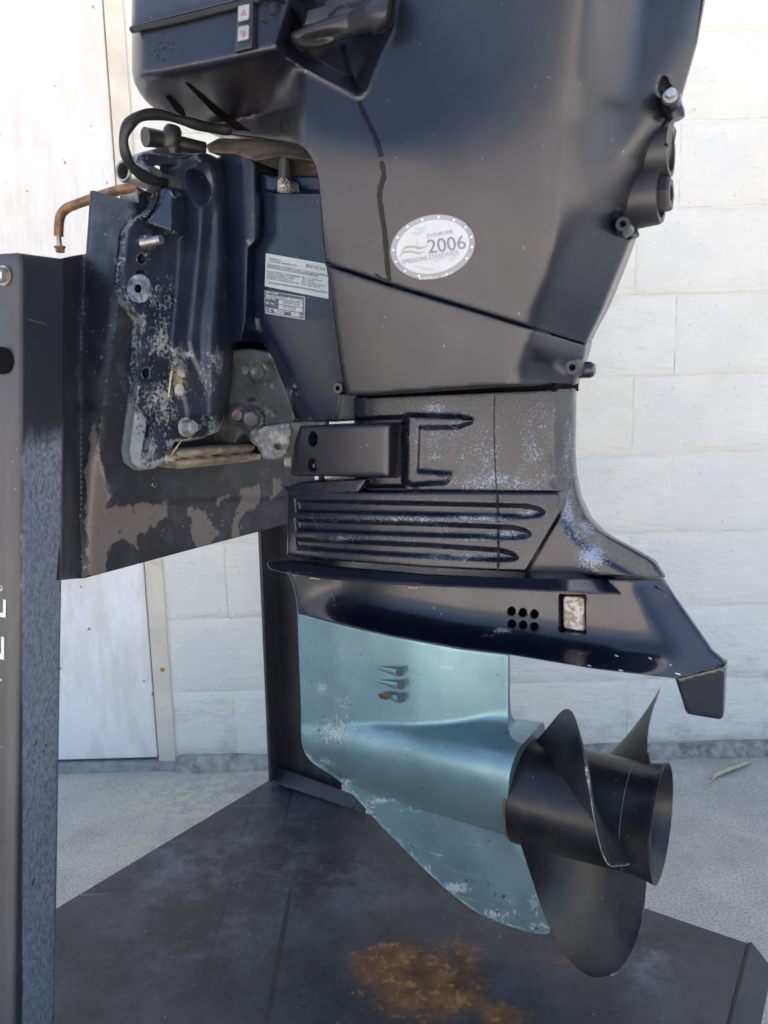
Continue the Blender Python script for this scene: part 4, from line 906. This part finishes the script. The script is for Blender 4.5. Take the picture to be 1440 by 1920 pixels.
wcb = blobs([(260, 840, 40, 50, .8), (300, 760, 45, 70, .52), (335, 700, 22, 70, .62), (330, 660, 20, 20, .6), (345, 665, 26, 10, .7), (300, 640, 40, 60, .44), (260, 800, 26, 60, .6), (350, 830, 60, 12, .6), (300, 870, 40, 14, .7), (410, 680, 14, 40, .5), (385, 700, 30, 70, .36), (260, 540, 22, 24, .85), (262, 310, 12, 20, .55), (330, 365, 18, 14, .44), (320, 436, 30, 8, .4), (290, 560, 50, 60, .36), (400, 800, 16, 24, .5), (270, 450, 20, 60, .3), (420, 560, 20, 60, .15), (270, 600, 10, 40, .4)])
clamp = slab('clamp_bracket', motor, m_brk, cb_o, h_cb, ax='x', back=.0005, step=4, holes=CH+[WH], rnd=(7, .006), extra=np.concatenate([rings_of(hh, (-2, -4), 3) for hh in CH]), sharp=50, wear=lambda x, y: np.clip(.92*wcb(x, y)+.30*np.exp(-(polyd(np.stack([x, y], 1), [q[:2] for q in cb_o], True)/6)**2)+.04, 0, 1))
for hh in CH:
    cc_ = np.mean(hh, 0); oo_ = [cc_+(A(*q)-cc_)*1.32 for q in hh]
    if not 500 < cc_[1] < 560: slab('hole_rim', clamp, m_brk, oo_, lambda x, y: h_cb(x, y)+.0012, ax='x', back=-100.003, step=3, holes=[hh], rnd=(2, .0012), wear=lambda x, y: np.full(len(x), .42))
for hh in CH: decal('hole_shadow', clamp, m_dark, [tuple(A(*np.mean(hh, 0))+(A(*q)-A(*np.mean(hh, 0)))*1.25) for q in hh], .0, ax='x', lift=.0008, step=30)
m_ring = simple('scraped bare ring', (.16, .20, .27), .6, .2, .8, 130, .5, ((.45, .46, .46), 80, .52))
slab('worn_ring', clamp, m_ring, ell(261, 541, 24, 28, 0, 24), lambda x, y: .0150+.0004*np.sin(x*.8)*np.sin(y*.7), ax='x', back=.005, holes=[ell(260, 543, 6, 7, 0, 12)], step=4, rnd=(4, .002))
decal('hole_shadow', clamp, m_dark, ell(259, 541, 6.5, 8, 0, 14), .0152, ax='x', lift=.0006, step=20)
def ubolt(px, py, u, r, ht, name='bolt', mat=m_zinc, d=(1, 0, 0), wash=True):
    return hexbolt(0, 0, 0, r, d=d, mat=mat, name=name, ht=ht, washer=wash, pos=MU(px, py, u), parent=clamp)
hexbolt(0, 0, 0, .0086, d=(1, -.05, 0), ht=.013, name='nut', washer=False, pos=MU(268, 456, .0125), parent=clamp)
pth = MU(268, 456, .026); V = []
prof = [(0, .0046)]
for k in range(12): prof += [(k*.0021, .0049), (k*.0021+.001, .0042)]
prof += [(.026, .0046), (.027, .0038)]
part('stud', along(prof, pth, (1, -.05, 0), 18), m_zinc, clamp)
ubolt(347, 801, .030, .0078, .012, mat=m_corr); hexbolt(0, 0, 0, .0055, pos=MU(318, 860, .0142), d=(1, 0, 0), mat=m_corr, ht=.010, parent=clamp)
for a, b_, r in ((340, 695, .0075), (335, 731, .0075)): part('rivet', along([(0, r), (.003, r*.9), (.005, r*.5), (.0055, .001)], MU(a, b_, float(h_cb(A(a), A(b_))[0])-.001), (1, 0, .1), 16), m_corr, clamp)
part('grass_stalk', tube(spl([MU(316, 745, .052), MU(319, 715, .056), MU(322, 696, .054)], 5), .0009, 6), m_straw, motor)
part('grass_stalk', tube(spl([MU(318, 858, .03), MU(330, 840, .05), MU(340, 826, .045)], 5), .0008, 6), m_straw, motor)
# anode bar between the bracket feet
an_o = rnd_poly([(334, 841), (400, 835), (488, 829), (490, 846), (489, 862), (420, 871), (338, 879, 2), (327, 877, 2), (331, 870, 1), (327, 862, 1), (333, 855, 1), (329, 850, 1)], 1)
def h_an(x, y):
    t = (y-lerpline(x, [(328, 842), (490, 829)]))/(lerpline(x, [(328, 878), (490, 861)])-lerpline(x, [(328, 842), (490, 829)])); return .020+.014*np.sqrt(np.clip(1-((t-.25)/.27)**2, 0, 1))+.012*np.sqrt(np.clip(1-((t-.76)/.24)**2, 0, 1))
slab('anode_bar', motor, m_anode, an_o, h_an, ax='x', back=.002, step=3.5, rnd=(3, .003), sharp=60)
# tilt tube with thread, hex and elbow casting
pt_ = MU(230, 320, .012); wt = -pt_[1]
prof = [(.03, .0074), (.0, .0078), (0, .0100)]
for k in range(9): prof += [(.002+k*.0030, .0108), (.0036+k*.0030, .0092)]
prof += [(.030, .0094), (.034, .0094), (.30, .0096)]
part('tilt_tube', lathe(prof, 28, 'y', pt_), m_zinc, motor, sharp=40)
part('tube_nut', lathe([(.028, .010), (.028, .0135), (.040, .0140), (.042, .012)], 6, 'y', pt_), m_zinc, motor, sharp=25)
part('tube_bore', lathe([(.012, .0073), (.0125, .0073)], 20, 'y', pt_), m_dark, motor)
slab('tube_boss', motor, m_corr, rnd_poly([(262, 338), (300, 322), (306, 352), (294, 374), (280, 398), (262, 388, 6), (252, 372, 8), (252, 352)], 5), -.004, ax='x', back=-.03, step=5, rnd=(8, .008))
rp = [M3(a, b_, wt-.035) for a, b_ in spl([(262, 350), (245, 352), (222, 357), (200, 363), (180, 370), (160, 377), (141, 384), (125, 391), (115, 402), (111, 418), (110, 443)], 5)]
rod = part('steering_rod', tube(rp, .0052, 16), m_rust, motor)
part('pin', tube([M3(110, 441, wt-.035), M3(111, 452, wt-.035), M3(112, 464, wt-.035)], .0028, 12), m_zinc, rod)
q = M3(112, 462, wt-.035); part('nut', join(along([(0, .0064), (.0015, .0064)], q, (0, 0, -1), 20), along([(.0015, .005), (.006, .005), (.0068, .004)], q, (0, 0, -1), 6)), m_rust, rod, sharp=25)
# black lever over the bracket
lv = part('lever', join(tube([MU(272, 257, -.02), MU(284, 258, -.018), MU(310, 263, -.012), MU(345, 272, .0), MU(384, 281, .012)], lambda t: .0100-.0020*t, 16), along([(-.012, .007), (-.008, .0095), (0, .0105), (.008, .0095), (.012, .007)], MU(322, 258, -.004), (.2, .1, 1), 18), tube([MU(322, 262, -.004), MU(324, 288, -.006)], .0085, 14)), m_blackp, motor)
slab('lever_foot', motor, m_cast, rnd_poly([(285, 282), (300, 276), (372, 280), (382, 292), (286, 292)], 3), -.004, ax='x', back=-.03, step=5, rnd=(3, .003))
# hose
def wpt(px, py, t): return MU(px, py, .035+.05*math.sin(math.pi*t)*0+t*.0)
hp_ = [(432, 243), (410, 242), (378, 236), (342, 226), (300, 215), (266, 217), (243, 232), (232, 258), (236, 290), (250, 315), (275, 333), (302, 341), (338, 342)]
dep = np.interp(range(len(hp_)), [0, 4, 8, 11, 12], [.075, .05, .034, .022, -.012])
hose = tube(spl([MU(a, b_, d_) for (a, b_), d_ in zip(hp_, dep)], 6), lambda t: .0050+.0005*math.sin(t*40)+.0004*math.sin(t*17), 14)
part('hose', hose, m_black, motor, sharp=None)
# ---- lower mount cover ----
mc_o = rnd_poly([(562, 799, 5), (640, 797), (757, 792, 3), (760, 897, 3), (640, 894), (546, 892, 3), (544, 884, 2), (549, 858), (553, 828)], 2)
def h_mc(x, y): return .076-.0013*softplus(x-728, 2)-.00003*(y-845)
BR = [ell(587, 823, 9, 15, 0, 18), ell(586, 872, 9, 15, 0, 18)]
mc = slab('mount_cover', motor, m_cowl, mc_o, h_mc, back=.01, step=5, holes=BR, rnd=(6, .005), sharp=50)
for a, b_ in ((587, 823), (586, 872)):
    decal('recess', mc, m_corr, ell(a, b_, 12, 18, 0, 16), .060, lift=0, step=6); part('bolt', along([(0, .0062), (.006, .006), (.007, .0045)], M3(a+1, b_+1, .060), (0, -1, 0), 6), m_zinc, mc, sharp=25)
part('bushing', along([(0, .006), (.008, .0052)], M3(549, 866, .055), (-1, -.4, 0), 12), m_anode, motor)
part('bolt', tube([M3(603, 890, .03), M3(603, 912, .03)], .0032, 10), m_rust, motor)
slab('mount_arm', motor, m_seam, [(560, 810), (700, 805), (700, 885), (548, 885)], .02, step=20)
# ------------------------------------------------------------------ stand uprights
TF = MF
def tl(px, py, u): return (MF.R @ MU(px, py, u)+MF.o)-A(*stand.location)
def bare(x, y):
    P = np.stack([x, y], 1); v = np.full(len(x), -60.)
    for pl in ([(176, 800), (188, 850), (204, 925), (202, 950), (235, 948), (315, 940), (312, 970), (300, 985), (280, 990), (262, 1000), (258, 1030), (240, 1012), (228, 1005), (205, 1020), (200, 1070), (168, 1090), (158, 1000), (160, 880)], [(352, 960), (384, 955), (390, 972), (412, 995), (395, 1018), (372, 1032), (360, 1005)], [(452, 915), (494, 908), (480, 955), (452, 960), (446, 1008), (430, 1018), (440, 970)], [(513, 890), (532, 903), (524, 925), (508, 935)], [(345, 952), (365, 950), (362, 968), (348, 970)], [(402, 940), (432, 922), (430, 932), (404, 950)]):
        v = np.maximum(v, sdf(P, pl))
    return np.clip(v/16, -2, 1.5)
def mat_transom():
    b = NB('peeling black paint on steel'); a = b.attr('bare')
    c = b.mix(b.ramp(b.noise(10, 6, .65), .3, .7), (.010, .012, .018), (.022, .024, .031))
    c = b.mix(b.math('MULTIPLY', b.ramp(b.noise(30, 6, .7, off=3), .5, .72), .35), c, (.12, .13, .16))
    k = b.math('ADD', a, b.math('MULTIPLY', b.math('SUBTRACT', b.noise(75, 6, .7, off=4, stretch=(1, 1, .8)), .5), 2.6)); m = b.ramp(k, .0, .1)
    fl = b.ramp(b.noise(110, 4, .6, stretch=(1, .6, 1.6), off=6), .34, .31); m = b.math('MULTIPLY', m, b.math('SUBTRACT', 1., b.math('MULTIPLY', fl, .9)))
    c = b.mix(m, c, b.mix(b.noise(14, 5, .6), (.13, .108, .10), (.20, .17, .157)))
    ch = b.ramp(b.noise(150, 2, .5, off=14), .70, .73); c = b.mix(b.math('MULTIPLY', ch, .5), c, (.25, .25, .26))
    b.set('Base Color', c); b.set('Metallic', b.math('MULTIPLY', m, .25)); b.set('Roughness', b.mixf(m, b.mixf(b.noise(18, 5, .6, off=8), .32, .55), .5)); b.bump(m, -.4, .0006); return b.m
m_tr = mat_transom()
RIDGE = [(246, 378), (215, 560), (192, 720), (174, 860), (166, 960), (161, 1083)]
def h_tr(x, y):
    xr = np.interp(y, [p[1] for p in RIDGE], [p[0] for p in RIDGE])
    xq = np.interp(y, [470, 700, 1090], [152, 146, 150]); h = .0-.0007*softplus(xr-x, 4)+.0022*softplus(xq-x, 3)+.0020*np.exp(-(sdf(np.stack([x, y], 1), [(215, 400), (600, 420), (600, 945), (205, 948), (207, 925), (172, 860)])-0)**2/1e9)*0
    sft = sdf(np.stack([x, y], 1), [(246, 390), (620, 390), (620, 932), (318, 940), (203, 949), (207, 926), (178, 845)]); h = h+.0016*smooth01(-1.5, 1.5, sft)-.0022
    d_ = np.hypot((x-160)/9, (y-530)/60); return h-.003*np.exp(-d_**2)
tr_o = [(175, 357), (250, 379), (420, 400), (590, 430), (590, 968), (530, 985), (345, 1034), (160, 1084), (110, 1088), (114, 700), (118, 484), (140, 479), (167, 475)]
class SFm(Frame): pass
tr = slab('transom_plate', None, m_tr, tr_o, h_tr, ax='x', back=-100.005, step=6, rnd=(2.5, .0012), sharp=30, attrs={'bare': bare})
def to_stand(o):
    """shapes given in the motor's frame, carried by the stand"""
    o.parent = stand; o.matrix_parent_inverse = Matrix.Identity(4)
    o.matrix_local = Matrix.Translation(stand.location).inverted() @ MF.matrix(); return o
to_stand(tr)
rv = to_stand(slab('washer', None, m_zinc, ell(289, 909, 5, 5.5, 0, 12), .002, ax='x', back=-.002, step=3, rnd=(2, .001), holes=[ell(289, 909, 2, 2, 0, 8)]))
# return flange from the far end of the transom plate back to the rear post
e0, e1 = MU(588, 432, -.004), MU(588, 968, -.004)
rf = to_stand(link('return_flange', mesh([e0, e1, e1+A(-.16, 0, 0), e0+A(-.16, 0, 0)], [(0, 1, 2, 3)]), m_steel, None, smooth=False)); s_ = rf.modifiers.new('s', 'SOLIDIFY'); s_.thickness = .005
# front post: bent channel leaning outwards
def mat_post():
    b = NB('post paint, worn below'); a = b.attr('worn')  # paler, bluer paint on the lower part, ragged edge from noise
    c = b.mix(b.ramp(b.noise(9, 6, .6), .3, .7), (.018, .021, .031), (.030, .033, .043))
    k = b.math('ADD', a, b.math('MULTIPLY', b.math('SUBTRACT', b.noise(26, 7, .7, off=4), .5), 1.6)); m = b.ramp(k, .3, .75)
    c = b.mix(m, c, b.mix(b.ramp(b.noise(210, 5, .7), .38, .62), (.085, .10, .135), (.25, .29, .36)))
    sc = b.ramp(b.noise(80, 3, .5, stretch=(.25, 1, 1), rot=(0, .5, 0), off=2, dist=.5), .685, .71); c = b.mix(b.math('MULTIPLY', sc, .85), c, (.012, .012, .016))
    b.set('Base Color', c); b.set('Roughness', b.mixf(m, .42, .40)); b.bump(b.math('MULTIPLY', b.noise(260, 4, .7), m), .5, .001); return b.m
def post_face(name, colL, colR, mat, nx=10, attr=None, seam=True):
    """two columns of (px, py, depth Y) from top to bottom -> a plate"""
    V, at = [], []
    def col(c, t): c = np.array(c, float); y = c[0, 1]+(c[-1, 1]-c[0, 1])*t; return A(*[np.interp(y, c[:, 1], c[:, k]) for k in range(3)])
    ny = 80
    for j in range(ny+1):
        t = j/ny; a, b_ = col(colL, t), col(colR, t)
        for i in range(nx+1):
            q = a+(b_-a)*i/nx; V.append(pw(q[0], q[1], q[2])); at.append(attr(q[0], q[1]) if attr else 0)
    V = np.array(V); F = [(j*(nx+1)+i, j*(nx+1)+i+1, (j+1)*(nx+1)+i+1, (j+1)*(nx+1)+i) for j in range(ny) for i in range(nx)]
    me = mesh(V, F); atx = me.attributes.new('worn', 'FLOAT', 'POINT'); atx.data.foreach_set('value', np.array(at, np.float32))
    o = link(name, me, mat, stand, sharp=None); s_ = o.modifiers.new('s', 'SOLIDIFY'); s_.thickness = .003; s_.offset = 0; return o
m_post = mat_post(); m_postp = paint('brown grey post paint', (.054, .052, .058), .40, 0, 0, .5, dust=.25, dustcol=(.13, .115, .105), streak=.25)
cr = [(37, 475, .610), (38, 1100, .590), (30, 1500, .577), (25, 1930, .563), (23, 2250, .55)]
rt_ = [(118, 486, .690), (118, 700, .683), (110, 1200, .667), (103, 1650, .652), (98, 1930, .643), (95, 2250, .633)]
lf = [(-90, 483, .640), (-95, 1930, .60), (-97, 2250, .59)]
def worn(x, y): return float(1.35*smooth01(760, 900, np.array(y+ .25*(x-60)))*smooth01(33, 48, np.array(x))+.3*smooth01(900, 1100, np.array(y))*smooth01(36, 44, np.array(x)))  # height mask for the paler lower part of the right face
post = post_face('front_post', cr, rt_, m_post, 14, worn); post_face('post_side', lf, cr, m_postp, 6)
pz_ = pw(8, 517, .611); d_ = A(-.30, -.95, 0)
part('bolt', join(along([(0, .0075), (.0015, .0075)], pz_, d_, 18), along([(.0015, .0058), (.008, .0058), (.0085, .005)], pz_, d_, 6, .3)), m_zinc, stand, sharp=25)
hc = pw(3, 676, .6045); part('post_hole', along([(-.001, .0105), (.0006, .0105)], hc, d_, 24), m_dark, stand); part('bolt', along([(0, .0045), (.0012, .0042)], pw(12, 677, .6085), d_, 6), m_postp, stand)
# fold line across the post and raised letters low on its side face
def hl_line(pts): return part('fold_line', tube([pw(*q) for q in pts], .0006, 6), simple('fold edge', (.10, .095, .095), .5), stand)
hl_line([(-40, 597, .6225), (37, 594, .6058), (60, 601, .624), (100, 612, .668), (117, 616, .6852)])
def side_h(x, y):
    cx = np.interp(y, [c[1] for c in cr], [c[0] for c in cr]); dY = np.interp(y, [c[1] for c in cr], [c[2] for c in cr]); lx = np.interp(y, [c[1] for c in lf], [c[0] for c in lf]); lY = np.interp(y, [c[1] for c in lf], [c[2] for c in lf])
    return dY+(lY-dY)*(cx-x)/(cx-lx)-CRN[1]
for s, p0, p1, hh in (('L', (10.5, 1158), (11, 1124), 40), ('E', (7.5, 1237), (7.5, 1187), 44), ('V', (2.0, 1292), (2.5, 1246), 44)):
    P, F = text2d(s, .12); a, b_ = A(*p0), A(*p1); e = (b_-a)/P[:, 0].max(); Q = a+P[:, :1]*e+P[:, 1:]*(A(-1, .05)*hh/.72)
    V = SF.pt(Q[:, 0], Q[:, 1], 1, side_h(Q[:, 0], Q[:, 1])-.003); link('lettering', mesh(V, F), m_wprint, stand, sharp=None)
P, F = text2d('R', 0); Q = A(3, 1106)+P[:, :1]*A(0, -7)+P[:, 1:]*A(-6, 0); link('lettering', mesh(SF.pt(Q[:, 0], Q[:, 1], 1, side_h(Q[:, 0], Q[:, 1])-.003), F), m_wprint, stand, sharp=None)
ringp = np.array(ell(0.5, 1103, 4, 5.5, 0, 16)+ell(.5, 1103, 3.1, 4.5, 0, 16)); link('lettering', mesh(SF.pt(ringp[:, 0], ringp[:, 1], 1, side_h(ringp[:, 0], ringp[:, 1])-.003), [(i, (i+1) % 16, 16+(i+1) % 16, 16+i) for i in range(16)]), m_wprint, stand, sharp=None)
# infill between post and transom plate
mq = MU(114, 700, .05)
# rear post: angle iron at the back corner
bp = lambda px, py, Y: pw(px, py, Y)
YB = stand.location[1]
rp1 = sheet('rear_post', [pw(483, 940, YB-.03), pw(521, 940, YB+.012), pw(529, 1452, YB+.012), pw(506, 1466, YB-.03)], [(0, 1, 2, 3)], .005)
rp2 = sheet('rear_post', [pw(521.5, 900, YB+.012), pw(640, 900, YB-.045), pw(640, 1500, YB-.045), pw(529.5, 1452, YB+.012)], [(0, 1, 2, 3)], .005)
sheet('foot_angle', [pw(506, 1455, YB-.012), pw(530, 1440, YB-.004), pw(690, 1500, YB-.10), pw(684, 1526, YB-.11), pw(505, 1466, YB-.012)], [(0, 1, 2, 3, 4)], .004)
part('bolt', along([(0, .006), (.003, .005)], pw(660, 1508, YB-.115), (-.4, -.8, .5), 10), m_steel, stand)
